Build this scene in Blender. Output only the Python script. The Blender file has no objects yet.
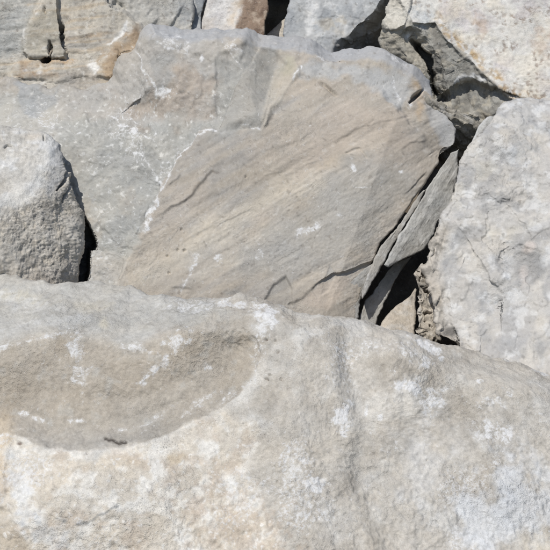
import bpy, math
import numpy as np
from mathutils import Matrix, Vector
from concurrent.futures import ThreadPoolExecutor

# ------------------------------------------------------------------ camera, sky, sun, exposure
scene = bpy.context.scene
K = 0.6 / 550.0                     # tangent of the view angle covered by one photo pixel
CAM_H, PITCH = 2.0, math.radians(20)
cam_data = bpy.data.cameras.new('camera')
cam = bpy.data.objects.new('camera', cam_data)
scene.collection.objects.link(cam)
cam.location = (0, 0, CAM_H)
cam.rotation_euler = (math.pi / 2 - PITCH, 0, 0)
cam_data.sensor_width = 36
cam_data.lens = 36 / 0.6
cam_data.clip_start, cam_data.clip_end = 0.05, 500
scene.camera = cam

SUN_EL, SUN_AZ = math.radians(62), math.radians(38)     # azimuth: degrees to the left of straight behind the camera
to_sun = Vector((-math.sin(SUN_AZ) * math.cos(SUN_EL), -math.cos(SUN_AZ) * math.cos(SUN_EL), math.sin(SUN_EL)))
world = bpy.data.worlds.new('World')
scene.world = world
world.use_nodes = True
wn = world.node_tree
bg = wn.nodes['Background']
sky = wn.nodes.new('ShaderNodeTexSky')
sky.sky_type = 'NISHITA'
sky.sun_disc = False
sky.sun_elevation = SUN_EL
sky.sun_rotation = math.atan2(to_sun.x, to_sun.y)
wn.links.new(sky.outputs[0], bg.inputs[0])
bg.inputs[1].default_value = 0.10
sun_data = bpy.data.lights.new('sun', 'SUN')
sun_data.energy = 4.2
sun_data.angle = math.radians(0.53)
sun_data.color = (1.0, 0.965, 0.915)
sun = bpy.data.objects.new('sun', sun_data)
scene.collection.objects.link(sun)
sun.rotation_euler = to_sun.to_track_quat('Z', 'Y').to_euler()
sun.location = (-3, -3, 8)
scene.view_settings.view_transform = 'Standard'
scene.view_settings.look = 'None'
scene.view_settings.gamma = 1
scene.view_settings.use_curve_mapping = False
scene.view_settings.exposure = 0.0

# ------------------------------------------------------------------ numeric helpers
CP, SP = math.cos(PITCH), math.sin(PITCH)
def place(X, Y, D):
    """photo direction and distance along the view axis -> point in the world"""
    x = (X - 275) * K * D
    u = -(Y - 275) * K * D
    return np.stack([x, D * CP + u * SP, CAM_H + u * CP - D * SP], -1)

rng0 = np.random.RandomState(7)
GR = rng0.normal(size=(256, 3)).astype(np.float32)
GR /= np.linalg.norm(GR, axis=1, keepdims=True)
PERM = rng0.permutation(256).astype(np.int32)
POOL = ThreadPoolExecutor(4)

def _perlin(P, seed):
    I = np.floor(P)
    F = P - I
    I = I.astype(np.int32)
    U = F * F * F * (F * (F * 6 - 15) + 10)
    hx = [PERM[(I[:, 0] + o + seed * 17) & 255] for o in (0, 1)]
    out = 0
    for a in (0, 1):
        wx = U[:, 0] if a else 1 - U[:, 0]
        for b in (0, 1):
            wy = U[:, 1] if b else 1 - U[:, 1]
            hxy = PERM[(hx[a] + I[:, 1] + b) & 255]
            for c in (0, 1):
                wz = U[:, 2] if c else 1 - U[:, 2]
                g = GR[PERM[(hxy + I[:, 2] + c) & 255]]
                out = out + wx * wy * wz * (g[:, 0] * (F[:, 0] - a) + g[:, 1] * (F[:, 1] - b) + g[:, 2] * (F[:, 2] - c))
    return out

def perlin(P, seed=0):
    P = np.ascontiguousarray(P, np.float32)
    n = len(P)
    ch = [P[i:i + 30000] for i in range(0, n, 30000)]
    return np.concatenate(list(POOL.map(lambda q: _perlin(q, seed), ch))) * 1.6

def fbm(P, scale, octv=4, seed=0, gain=0.5, lac=2.03):
    P = np.asarray(P, np.float32) * np.float32(scale)
    s, a = 0, 1.0
    for o in range(octv):
        s = s + a * perlin(P, seed + o * 5)
        P = P * np.float32(lac) + 3.7
        a *= gain
    return s

def ridged(P, scale, octv=4, seed=0, gain=0.5):
    P = np.asarray(P, np.float32) * np.float32(scale)
    s, a = 0, 1.0
    for o in range(octv):
        s = s + a * (1 - np.abs(perlin(P, seed + o * 5)) * 1.8)
        P = P * np.float32(2.1) + 1.9
        a *= gain
    return s

def sstep(a, b, x):
    t = np.clip((x - a) / (b - a), 0, 1)
    return t * t * (3 - 2 * t)

def lin(c):
    c = np.asarray(c, np.float32) / 255.0
    return np.where(c <= 0.04045, c / 12.92, ((c + 0.055) / 1.055) ** 2.4)

def smax(a, b, k):
    h = np.clip(0.5 + 0.5 * (a - b) / k, 0, 1)
    return b + (a - b) * h + k * h * (1 - h)

def pline(X, Y, pts):
    """distance to an open polyline, signed (+ on the right hand while walking it, y down), and position 0..1 along it"""
    pts = np.asarray(pts, np.float32)
    best = np.full(X.shape, 1e9, np.float32)
    sgn = np.ones_like(best)
    pos = np.zeros_like(best)
    n = len(pts) - 1
    for i in range(n):
        a, b = pts[i], pts[i + 1]
        e = b - a
        L = float(e @ e)
        t = ((X - a[0]) * e[0] + (Y - a[1]) * e[1]) / L
        tc = np.clip(t, 0, 1)
        dx, dy = X - a[0] - tc * e[0], Y - a[1] - tc * e[1]
        d = np.sqrt(dx * dx + dy * dy)
        m = d < best
        cr = e[0] * (Y - a[1]) - e[1] * (X - a[0])
        best = np.where(m, d, best)
        sgn = np.where(m, np.sign(cr), sgn)
        pos = np.where(m, (i + tc) / n, pos)
    return best * sgn, pos

def inpoly(X, Y, pts):
    """signed distance to a closed polygon, + inside"""
    pts = np.asarray(pts, np.float32)
    best = np.full(X.shape, 1e9, np.float32)
    ins = np.zeros(X.shape, bool)
    for i in range(len(pts)):
        a, b = pts[i], pts[(i + 1) % len(pts)]
        e = b - a
        t = np.clip(((X - a[0]) * e[0] + (Y - a[1]) * e[1]) / (float(e @ e) + 1e-9), 0, 1)
        best = np.minimum(best, np.hypot(X - a[0] - t * e[0], Y - a[1] - t * e[1]))
        if a[1] != b[1]:
            ins ^= ((a[1] > Y) != (b[1] > Y)) & (X < (b[0] - a[0]) * (Y - a[1]) / (b[1] - a[1]) + a[0])
    return np.where(ins, best, -best)

def chips(X, Y, cell, seed, tilt=1.0):
    """broken facets: every cell is a little tilted plane at its own height"""
    rr = np.random.RandomState(seed)
    T = rr.rand(64, 64, 5).astype(np.float32)
    gx, gy = X / cell, Y / cell
    ix, iy = np.floor(gx).astype(int), np.floor(gy).astype(int)
    bd = np.full(X.shape, 9., np.float32)
    h = np.zeros_like(bd)
    for ox in (-1, 0, 1):
        for oy in (-1, 0, 1):
            t = T[(ix + ox) & 63, (iy + oy) & 63]
            dx, dy = gx - ix - ox - t[..., 0], gy - iy - oy - t[..., 1]
            d = dx * dx + dy * dy
            m = d < bd
            bd = np.where(m, d, bd)
            h = np.where(m, (t[..., 2] - .5) + tilt * ((t[..., 3] - .5) * dx + (t[..., 4] - .5) * dy) * 2, h)
    return h

def facets(X, Y, cell, seed, skew=.45):
    """angular broken planes that join along creases"""
    T = np.random.RandomState(seed).rand(64, 64).astype(np.float32) - .5
    gx, gy = (X + skew * Y) / cell, (Y - skew * .6 * X) / cell
    ix, iy = np.floor(gx).astype(int), np.floor(gy).astype(int)
    a, b = gx - ix, gy - iy
    h00, h11 = T[ix & 63, iy & 63], T[(ix + 1) & 63, (iy + 1) & 63]
    h10, h01 = T[(ix + 1) & 63, iy & 63], T[ix & 63, (iy + 1) & 63]
    return np.where(a > b, (1 - a) * h00 + (a - b) * h10 + b * h11, (1 - b) * h00 + (b - a) * h01 + a * h11)

# ------------------------------------------------------------------ materials
def rock_material(name, grain=1.0, bump=1.0, speck=0.12, rough=0.9):
    m = bpy.data.materials.new(name)
    m.use_nodes = True
    nt = m.node_tree
    nt.nodes.clear()
    N = nt.nodes.new
    L = nt.links.new
    out = N('ShaderNodeOutputMaterial')
    bs = N('ShaderNodeBsdfPrincipled')
    L(bs.outputs[0], out.inputs[0])
    geo = N('ShaderNodeTexCoord')
    att = N('ShaderNodeAttribute')
    att.attribute_name = 'mineral'
    def noise(scale, det, rg=0.6):
        n = N('ShaderNodeTexNoise')
        n.inputs['Scale'].default_value = scale
        n.inputs['Detail'].default_value = det
        n.inputs['Roughness'].default_value = rg
        L(geo.outputs['Object'], n.inputs['Vector'])
        return n
    def ramp(src, a, b, va, vb):
        r = N('ShaderNodeMapRange')
        r.inputs[1].default_value, r.inputs[2].default_value = a, b
        r.inputs[3].default_value, r.inputs[4].default_value = va, vb
        L(src, r.inputs[0])
        return r.outputs[0]
    def mul(x, y):
        k = N('ShaderNodeMath'); k.operation = 'MULTIPLY'
        L(x, k.inputs[0]); L(y, k.inputs[1])
        return k.outputs[0]
    n1 = noise(55 * grain, 5)
    n2 = noise(260 * grain, 3)
    n3 = noise(16 * grain, 6)
    f = mul(ramp(n1.outputs[0], .3, .7, 1 - speck, 1 + speck), ramp(n2.outputs[0], .3, .7, 1 - speck * .9, 1 + speck * .9))
    f = mul(f, ramp(n3.outputs[0], .3, .7, 1 - speck * .6, 1 + speck * .6))
    # little dark pits and mineral grains
    vo = N('ShaderNodeTexVoronoi')
    vo.inputs['Scale'].default_value = 130 * grain
    L(geo.outputs['Object'], vo.inputs['Vector'])
    pm = noise(9, 3)
    pit = N('ShaderNodeMath'); pit.operation = 'MULTIPLY'
    L(ramp(vo.outputs['Distance'], .12, .3, 1, 0), pit.inputs[0])
    L(ramp(pm.outputs[0], .42, .75, 0, .7), pit.inputs[1])
    f = mul(f, ramp(pit.outputs[0], 0, 1, 1, .86))
    mx = N('ShaderNodeMix'); mx.data_type = 'RGBA'; mx.blend_type = 'MULTIPLY'
    mx.inputs[0].default_value = 1
    L(att.outputs['Color'], mx.inputs[6]); L(f, mx.inputs[7])
    # faint warm / cool drift of the mineral
    nw = noise(7 * grain, 5)
    w = N('ShaderNodeMix'); w.data_type = 'RGBA'; w.blend_type = 'MIX'
    w.inputs[6].default_value = (1.015, 1.0, .97, 1); w.inputs[7].default_value = (.985, 1.0, 1.015, 1)
    L(ramp(nw.outputs[0], .35, .65, 0, 1), w.inputs[0])
    m2 = N('ShaderNodeMix'); m2.data_type = 'RGBA'; m2.blend_type = 'MULTIPLY'
    m2.inputs[0].default_value = 1
    L(mx.outputs[2], m2.inputs[6]); L(w.outputs[2], m2.inputs[7])
    # powdery white mineral bloom, broken up at the scale of the grain
    bl = N('ShaderNodeAttribute'); bl.attribute_name = 'bloom'
    nb = noise(75 * grain, 8, .72)
    nb.inputs['Distortion'].default_value = .6
    ba = N('ShaderNodeMath'); ba.operation = 'MULTIPLY_ADD'
    L(ramp(nb.outputs[0], .3, .7, -.78, .78), ba.inputs[0]); ba.inputs[1].default_value = 1.0; L(bl.outputs['Fac'], ba.inputs[2])
    bf = ramp(ba.outputs[0], .38, 1.0, 0, .9)
    m3 = N('ShaderNodeMix'); m3.data_type = 'RGBA'; m3.blend_type = 'MIX'
    m3.inputs[7].default_value = (.57, .57, .565, 1)
    L(bf, m3.inputs[0]); L(m2.outputs[2], m3.inputs[6])
    L(m3.outputs[2], bs.inputs['Base Color'])
    bs.inputs['Roughness'].default_value = rough
    bs.inputs['Specular IOR Level'].default_value = 0.25
    # fine relief
    ad = N('ShaderNodeMath'); ad.operation = 'MULTIPLY_ADD'
    L(n1.outputs[0], ad.inputs[0]); ad.inputs[1].default_value = 2.0; L(n2.outputs[0], ad.inputs[2])
    sb = N('ShaderNodeMath'); sb.operation = 'SUBTRACT'
    L(ad.outputs[0], sb.inputs[0]); L(pit.outputs[0], sb.inputs[1])
    b = N('ShaderNodeBump')
    b.inputs['Strength'].default_value = min(1, .55 * bump)
    b.inputs['Distance'].default_value = .0035 * max(1, bump)
    nr = noise(3.2, 4, .55)
    L(ramp(nr.outputs[0], .38, .64, .18 * min(1, .55 * bump), min(1, .75 * bump)), b.inputs['Strength'])
    L(sb.outputs[0], b.inputs['Height'])
    L(b.outputs[0], bs.inputs['Normal'])
    return m

MAT = {
    'lime': rock_material('weathered_limestone', 1.0, 1.35, .13),
    'slate': rock_material('bedded_siltstone', .9, .8, .075),
    'coarse': rock_material('coarse_grained_stone', 1.0, 1.7, .17),
    'smooth': rock_material('dusty_limestone', 1.0, 1.0, .075),
}

# ------------------------------------------------------------------ boulder builder
ALB, SAT = 0.79, 0.67
TINT = np.array([1.0, 1.0, .985], np.float32)                                  # colours below are written as they look in full sun; this brings them to albedo

class Field:
    """points of one rock: photo-direction coordinates X, Y (pixels) and positions P (metres)"""
    def __init__(s, X, Y, P):
        s.X, s.Y, s.P = X, Y, P
        s._n = {}
        w = fbm(P, 9, 4, 91)
        w2 = fbm(P, 9, 4, 131)
        s.wx, s.wy = w, w2
        s.WX, s.WY = X + w * 5, Y + w2 * 5             # warped coordinates: lines drawn in them come out broken
        s.QX, s.QY = X + w * 2, Y + w2 * 2
    def n(s, scale, octv=4, seed=0):
        k = (scale, octv, seed)
        if k not in s._n:
            s._n[k] = fbm(s.P, scale, octv, seed)
        return s._n[k]
    def step(s, pts, width=2.0, taper=.12):
        """0 on the left hand of the line, 1 on the right; ends fade out by `reach`"""
        d, t = pline(s.QX, s.QY, pts)
        return sstep(-width, width, d), t, d
    def crack(s, pts, w=1.5, taper=True, warp=1):
        d, t = pline(s.QX if warp else s.X, s.QY if warp else s.Y, pts)
        ww = w * (np.clip(4 * t, .15, 1) * np.clip(4 * (1 - t), .15, 1) if taper else 1.0)
        ww = np.maximum(ww * (1 + .5 * s.n(12, 2, 7)), .9)
        return 1 - sstep(.45, 1.25, np.abs(d) / np.maximum(ww, .2))
    def ledge(s, pts, h, decay=25., w=.9):
        """raises the left-hand side of the line by h and lets it fade away from the edge"""
        d, t = pline(s.QX, s.QY, pts)
        return h * np.clip(5 * t, 0, 1) * np.clip(5 * (1 - t), 0, 1) * sstep(w, -w, d) * np.exp(-(np.minimum(d, 0) / decay) ** 2)
    def patch(s, cx, cy, rx, ry, rot=0, soft=.5, rag=.5, scale=18, seed=3):
        """ragged stain, 0..1"""
        a = math.radians(rot)
        dx, dy = s.X - cx, s.Y - cy
        u, v = (dx * math.cos(a) + dy * math.sin(a)) / rx, (-dx * math.sin(a) + dy * math.cos(a)) / ry
        q = 1 - np.sqrt(u * u + v * v) + rag * s.n(scale, 5, seed)
        return sstep(-.1, soft + .25, q)
    def zone(s, pts, soft=4., rag=5., scale=14, seed=5):
        return sstep(-soft, soft, inpoly(s.X, s.Y, pts) + rag * s.n(scale, 5, seed))
    def vein(s, pts, w=1.5, rag=1.2):
        d, t = pline(s.WX, s.WY, pts)
        return 1 - sstep(0, 1, np.abs(d) / np.maximum(w * (1 + rag * s.n(22, 4, 23)), .15))

def mixc(c, col, m):
    m = np.clip(m, 0, 1)[:, None]
    return c * (1 - m) + lin(col) * m

def outline_fn(pts, c, jag, seed):
    pts = [tuple(p) + (8,) if len(p) == 2 else tuple(p) for p in pts]
    P = []
    for i in range(len(pts)):
        a, b = np.array(pts[i], float), np.array(pts[(i + 1) % len(pts)], float)
        n = max(2, int(np.hypot(*(b - a)[:2]) / 1.5))
        P += [a + (b - a) * k / n for k in range(n)]
    P = np.array(P)
    # cut the corners a little, then roughen
    for _ in range(2):
        P = .5 * P + .25 * (np.roll(P, 1, 0) + np.roll(P, -1, 0))
    q = np.concatenate([P[:, :2] * .03, np.full((len(P), 1), seed * 3.3)], 1)
    j = fbm(q, 1.0, 5, seed, .6) * jag
    d = P[:, :2] - c
    R = np.hypot(d[:, 0], d[:, 1])
    P[:, :2] = c + d * (1 + j / R)[:, None]
    d = P[:, :2] - c
    th = np.arctan2(d[:, 1], d[:, 0])
    R = np.hypot(d[:, 0], d[:, 1])
    o = np.argsort(th)
    th, R, W = th[o], R[o], P[o, 2]
    th = np.concatenate([[th[-1] - 2 * math.pi], th, [th[0] + 2 * math.pi]])
    R = np.concatenate([[R[-1]], R, [R[0]]])
    W = np.concatenate([[W[-1]], W, [W[0]]])
    return lambda a: (np.interp(a, th, R), np.interp(a, th, W))

def rock(name, outline, centre, res, depth_fn, relief_fn, colour_fn, mat, back=0.6, jag=1.5, seed=1, parent=None,
         label=None, category=None, group=None, taper=0.55, rings=18, round_k=1.0, sat=1.0, rails=None):
    """a closed, solid rock: a sculpted front over its outline, rolling over its rim to a body behind"""
    c = np.array(centre, float)
    if rails is not None:
        def dens(p):
            p = np.array(p, float)
            L = np.concatenate([[0], np.cumsum(np.hypot(*np.diff(p, axis=0).T))]); L /= L[-1]
            t = np.linspace(0, 1, 160)
            q = np.stack([np.interp(t, L, p[:, 0]), np.interp(t, L, p[:, 1])], 1)
            nz = np.stack([t * 9, np.full(160, p[0, 0] * .37), np.full(160, seed * 1.7)], 1)
            q[:, 0] += fbm(nz, 1, 4, seed, .6) * jag * np.sin(np.pi * t) ** .3
            return q
        ra, rb = dens(rails[0]), dens(rails[1])
        outline = [tuple(p) for p in ra] + [tuple(p) for p in rb]
    else:
        f = outline_fn(outline, c, jag, seed)
    ox = np.array([p[0] for p in outline]); oy = np.array([p[1] for p in outline])
    hx, hy = (ox.max() - ox.min()) / 2, (oy.max() - oy.min()) / 2
    nx = max(24, int(2 * hx / res)) | 1
    ny = max(24, int(2 * hy / res)) | 1
    A, B = np.meshgrid(np.linspace(-1, 1, nx), np.linspace(-1, 1, ny))
    r = np.maximum(np.abs(A), np.abs(B))
    th = np.arctan2(B * hy, A * hx)
    if rails is not None:
        t = np.linspace(0, 1, 160)
        tb, ta = (B + 1) / 2, (A + 1) / 2
        lx, ly = np.interp(tb, t, ra[:, 0]), np.interp(tb, t, ra[:, 1])
        rx, ry = np.interp(tb, t, rb[:, 0]), np.interp(tb, t, rb[:, 1])
        X, Y = (lx + (rx - lx) * ta).ravel(), (ly + (ry - ly) * ta).ravel()
        wid = np.hypot(rx - lx, ry - ly)
        s = np.minimum((.5 - np.abs(ta - .5)) * wid, (.5 - np.abs(tb - .5)) * 2 * hy).ravel()
        Wf = np.full(len(X), 1.6)
    else:
        R, W = f(th)
        X = (c[0] + r * R * np.cos(th)).ravel()
        Y = (c[1] + r * R * np.sin(th)).ravel()
        s = ((1 - r) * R).ravel()
        Wf = W.ravel()
    # rim loop (index order round the grid border)
    idx = np.arange(nx * ny).reshape(ny, nx)
    loop = np.concatenate([idx[0, :-1], idx[:-1, -1], idx[-1, :0:-1], idx[:0:-1, 0]])
    nl = len(loop)
    tt = np.linspace(0, 1, rings + 1)[1:]
    sc = 1 - (1 - taper) * tt ** 2.2
    sc[-1] = taper * .6
    bx = c[0] + (X[loop] - c[0])[None] * sc[:, None]
    by = c[1] + (Y[loop] - c[1])[None] * sc[:, None]
    X = np.concatenate([X, bx.ravel(), [c[0]]]).astype(np.float32)
    Y = np.concatenate([Y, by.ravel(), [c[1]]]).astype(np.float32)
    nf = nx * ny
    # base depth on the front, then the roll-over at the rim
    D0 = np.empty(len(X), np.float32)
    Pg = place(X, Y, np.full(len(X), 4.0))
    F0 = Field(X, Y, Pg.astype(np.float32))
    D0[:] = depth_fn(F0)
    q = np.clip(1 - s / np.maximum(Wf, .5), 0, 1)
    D0[:nf] += (1 - np.sqrt(np.maximum(1 - q * q, 0))) * Wf * K * 4.0 * round_k
    rim = D0[loop]
    zb = rim.mean() + back
    # body behind: straight back first, flattening towards the rear
    D0[nf:-1] = (rim[None] + (zb - rim[None]) * (tt ** 1.15)[:, None]).ravel()
    D0[-1] = zb + .02
    P = place(X, Y, D0).astype(np.float32)
    # faces
    q0 = np.stack([idx[:-1, :-1], idx[1:, :-1], idx[1:, 1:], idx[:-1, 1:]], -1).reshape(-1, 4)
    lp = [loop] + [nf + k * nl + np.arange(nl) for k in range(rings)]
    qs = [q0]
    for a, b in zip(lp[:-1], lp[1:]):
        a2, b2 = np.roll(a, -1), np.roll(b, -1)
        qs.append(np.stack([a, a2, b2, b], -1))
    quads = np.concatenate(qs)
    last = lp[-1]
    tris = np.stack([last, np.roll(last, -1), np.full(nl, len(X) - 1)], -1)
    def normals(P):
        e = np.cross(P[quads[:, 2]] - P[quads[:, 0]], P[quads[:, 3]] - P[quads[:, 1]])
        Nn = np.zeros_like(P)
        for k in range(4):
            for ax in range(3):
                Nn[:, ax] += np.bincount(quads[:, k], e[:, ax], len(P)).astype(np.float32)
        Nn[-1] = (0, 1, 0)
        l = np.linalg.norm(Nn, axis=1, keepdims=True)
        return Nn / np.maximum(l, 1e-9)
    Nn = normals(P)
    F = Field(X, Y, P)
    F.depth = D0
    F.front = np.zeros(len(X), bool); F.front[:nf] = True
    F.s = np.concatenate([s, np.zeros(len(X) - nf)]).astype(np.float32)
    F.N = Nn
    h = relief_fn(F)
    P = P + Nn * h[:, None].astype(np.float32)
    F.P = P
    F.bloom = np.zeros(len(X), np.float32)
    col = np.clip(colour_fn(F), 0, 1) * ALB
    col = col * TINT
    gm = col @ np.array([.3, .59, .11], np.float32)
    col = gm[:, None] + (col - gm[:, None]) * SAT * sat
    # mesh
    base = P[:nf].mean(0)
    base[2] = P[:, 2].min()
    if parent is not None:
        base = np.array(parent.location, np.float32)
    me = bpy.data.meshes.new(name)
    nq, ntr = len(quads), len(tris)
    me.vertices.add(len(P))
    me.vertices.foreach_set('co', (P - base).astype(np.float32).ravel())
    me.loops.add(nq * 4 + ntr * 3)
    me.loops.foreach_set('vertex_index', np.concatenate([quads.ravel(), tris.ravel()]).astype(np.int32))
    me.polygons.add(nq + ntr)
    me.polygons.foreach_set('loop_start', np.concatenate([np.arange(nq) * 4, nq * 4 + np.arange(ntr) * 3]).astype(np.int32))
    me.polygons.foreach_set('use_smooth', np.ones(nq + ntr, bool))
    me.update(calc_edges=True)
    ca = me.color_attributes.new('mineral', 'FLOAT_COLOR', 'POINT')
    ca.data.foreach_set('color', np.concatenate([col, np.ones((len(col), 1))], 1).astype(np.float32).ravel())
    ba = me.attributes.new('bloom', 'FLOAT', 'POINT')
    ba.data.foreach_set('value', np.clip(F.bloom, 0, 1).astype(np.float32))
    me.materials.append(MAT[mat])
    o = bpy.data.objects.new(name, me)
    scene.collection.objects.link(o)
    if parent is not None:
        o.parent = parent
    else:
        o.location = base
    if label: o['label'] = label
    if category: o['category'] = category
    if group: o['group'] = group
    return o

def interp(X, pts):
    pts = np.asarray(pts, float)
    return np.interp(X, pts[:, 0], pts[:, 1]).astype(np.float32)

WHITE, DUST = (222, 221, 219), (206, 203, 198)

# ------------------------------------------------------------------ the bank the boulders lie on
def build_bank():
    nx, ny = 220, 220
    xs, ys = np.linspace(-4.5, 4.5, nx), np.linspace(-1.5, 11.0, ny)
    gx, gy = np.meshgrid(xs, ys)
    P = np.stack([gx.ravel(), gy.ravel(), np.zeros(nx * ny)], -1)
    z = interp(P[:, 1], [(-2, -.62), (2.6, -.62), (3.4, -.45), (4.6, .2), (5.4, .55), (6.4, 1.0), (7.4, 1.5), (11, 3.6)])
    z = z + fbm(P, 1.3, 6, 40) * .08 + np.abs(fbm(P, 9, 3, 44)) * .03
    P[:, 2] = z
    i = np.arange(nx * ny).reshape(ny, nx)
    q = np.stack([i[:-1, :-1], i[:-1, 1:], i[1:, 1:], i[1:, :-1]], -1).reshape(-1, 4)
    me = bpy.data.meshes.new('earth_bank')
    me.from_pydata(P.tolist(), [], q.tolist())
    me.polygons.foreach_set('use_smooth', np.ones(len(q), bool))
    c = mixc(np.tile(lin((96, 86, 74)), (len(P), 1)), (130, 120, 106), sstep(-.2, .6, fbm(P, 5, 5, 51)))
    ca = me.color_attributes.new('mineral', 'FLOAT_COLOR', 'POINT')
    ca.data.foreach_set('color', np.concatenate([c, np.ones((len(c), 1))], 1).astype(np.float32).ravel())
    me.materials.append(MAT['coarse'])
    o = bpy.data.objects.new('earth_bank', me)
    o['kind'] = 'structure'
    scene.collection.objects.link(o)
build_bank()

# ------------------------------------------------------------------ foreground boulder
SCOOP = [(-60, 362), (0, 349), (30, 340), (60, 331), (98, 338), (128, 350), (165, 336), (210, 326), (244, 326), (258, 338), (261, 356), (250, 380),
         (222, 408), (182, 428), (140, 444), (88, 453), (40, 446), (12, 432), (-60, 430)]
LIP = [(-60, 432), (12, 432), (40, 446), (88, 453), (140, 444), (182, 428), (222, 408), (252, 380), (261, 356), (257, 336)]
GROOVE = [(338, 322), (339, 355), (345, 385), (356, 412), (358, 436), (352, 462), (358, 492), (372, 525), (385, 560), (400, 640)]
RIB = [(330, 345), (336, 380), (343, 405), (346, 432)]
DIP = [(404, 372), (408, 400), (414, 420), (430, 440)]

def fg_depth(F):
    X, Y = F.X, F.Y
    # crest line of the rock: above it the top falls away, below it the face comes forward
    crest = interp(X, [(-100, 345), (0, 340), (60, 330), (130, 342), (200, 322), (262, 318), (340, 335), (420, 362), (480, 378), (550, 400), (660, 450)])
    face = 3.30 - .0019 * (Y - 330) + .00035 * np.abs(X - 300)
    topf = 3.30 - .0068 * (Y - crest) - .0019 * (crest - 330) + .00035 * np.abs(X - 300)
    d = smax(face, topf, .05)
    # the dished scoop
    sd = inpoly(.5 * (F.QX + F.WX), .5 * (F.QY + F.WY), SCOOP)
    lo, t = pline(.5 * (F.QX + F.WX), .5 * (F.QY + F.WY), LIP)
    la = np.abs(lo)
    dish = .004 * sstep(-3, 8, sd) + .016 * sstep(-1.2, 1.8, sd) * (1 - sstep(5, 34, la)) * (.35 + .65 * sstep(-.3, .3, F.n(5, 3, 77))) + .030 * sstep(0, 90, sd) + .055 * sstep(0, 26, sd) * (1 - sstep(0, 85, la))
    d = d + dish * (1 - .7 * F.patch(250, 332, 42, 26, 20, 1.2, .2))
    # lower face: swells out below the lip, hollow right of it
    d = d - .05 * np.exp(-((X - 120) / 130) ** 2 - ((Y - 500) / 50) ** 2)
    d = d - .04 * np.exp(-((X - 290) / 40) ** 2 - ((Y - 420) / 90) ** 2)
    d = d - .055 * np.exp(-((X - 396) / 30) ** 2 - ((Y - 375) / 58) ** 2)
    d = d - .03 * np.exp(-((X - 500) / 60) ** 2 - ((Y - 470) / 80) ** 2)
    g, t = pline(F.QX, F.QY, GROOVE)
    am = sstep(0, .14, t) * (.75 + .25 * np.cos((t - .15) * 9)) * (.2 + .8 * sstep(1.0, .3, t))
    d = d - am * .026 * sstep(-10, 11, g) * np.exp(-(np.maximum(g, 0) / 34) ** 2)
    d = d + am * .026 * sstep(11, -10, g) * np.exp(-(np.minimum(g, 0) / 26) ** 2)
    g, t = pline(F.QX, F.QY, DIP)
    d = d + .012 * sstep(-6, 6, g) * np.exp(-(g / 22) ** 2) * (1 - np.abs(2 * t - 1) ** 4)
    # plate at lower left
    g, t = pline(F.QX, F.QY, [(-60, 412), (2, 414), (13, 418), (11, 440), (4, 470), (6, 500), (20, 520), (33, 560), (40, 640)])
    d = d - .008 * sstep(-3, 4, g) * sstep(408, 418, Y)
    g, t = pline(F.QX, F.QY, [(-60, 500), (5, 508), (20, 520), (33, 560), (40, 640)])
    d = d + .012 * sstep(-3, 5, g) * sstep(-.1, .2, t)
    return d

def fg_relief(F):
    X, Y, P = F.X, F.Y, F.P
    sc = sstep(-3, 6, inpoly(F.QX, F.QY, SCOOP))
    h = .010 * F.n(4, 5, 11) * (1 - .6 * sc)
    low = sstep(430, 470, Y + 8 * F.n(6, 3, 3))
    h = h + .0035 * F.n(22, 5, 12) * (1 - .45 * sc)
    crust = ridged(P, 34, 4, 61)
    h = h + .0030 * (crust - 1.1) * (.25 + .75 * low) * (1 - .75 * sc)
    h = h + .0016 * F.n(90, 3, 13) * (1 + .3 * sc)
    # flaked crust at the lower left
    fl = sstep(.05, .22, F.n(11, 5, 71) - .012 * np.abs(Y - 505)) * sstep(330, 250, X) * sstep(455, 470, Y)
    h = h - .0035 * fl
    # ragged top rim
    h = h + (.009 * F.n(9, 4, 15) + .008 * facets(F.WX, F.WY, 26, 71) + .010 * facets(F.QX, F.QY, 10, 107) * sstep(20, 3, F.s)) * sstep(345, 300, Y - .2 * np.maximum(0, X - 260))
    h = h + .006 * facets(F.WX, F.WY, 38, 72) * (1 - sc)
    # cracks and holes
    h = h - .006 * np.exp(-(pline(X, Y, [(105, 439), (109, 440.6), (112, 440.2), (116, 442.6), (119, 443.8), (122, 442.4), (126, 442)])[0] / 1.2) ** 2) + F.ledge([(100, 439), (113, 441), (118, 444), (130, 441)], .006, 12)
    h = h + F.ledge([(74, 527), (97, 517), (120, 506)], .003, 9)
    pn1, pn2 = F.n(55, 3, 111), F.n(55, 3, 113)
    for x, y, r in [(267, 339, 2.2), (275, 341, 1.4), (277, 353, 2.4), (269, 375, 2.2), (266, 379, 1.6), (281, 378, 1.8), (261, 387, 1.2),
                    (37, 480, 1.6), (8, 493, 1.8), (46, 505, 2.0), (64, 519, 2.6), (35, 516, 1.2), (50, 521, 1.3), (17, 442, 3), (21, 443, 2), (87, 454, 2.2), (428, 459, 1.5)]:
        h = h - .009 * (1 - sstep(.3, 1.3, np.hypot(F.QX - x + 1.6 * pn1, (F.QY - y) * 1.25 + 1.6 * pn2) / r)) * (1 if x > 200 else .55)
    fk = facets(F.WX, F.WY, 7, 104) * sstep(.0, .3, F.n(8, 4, 62)) * low * (1 - sc)
    h = h + .007 * fk
    return h

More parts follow.
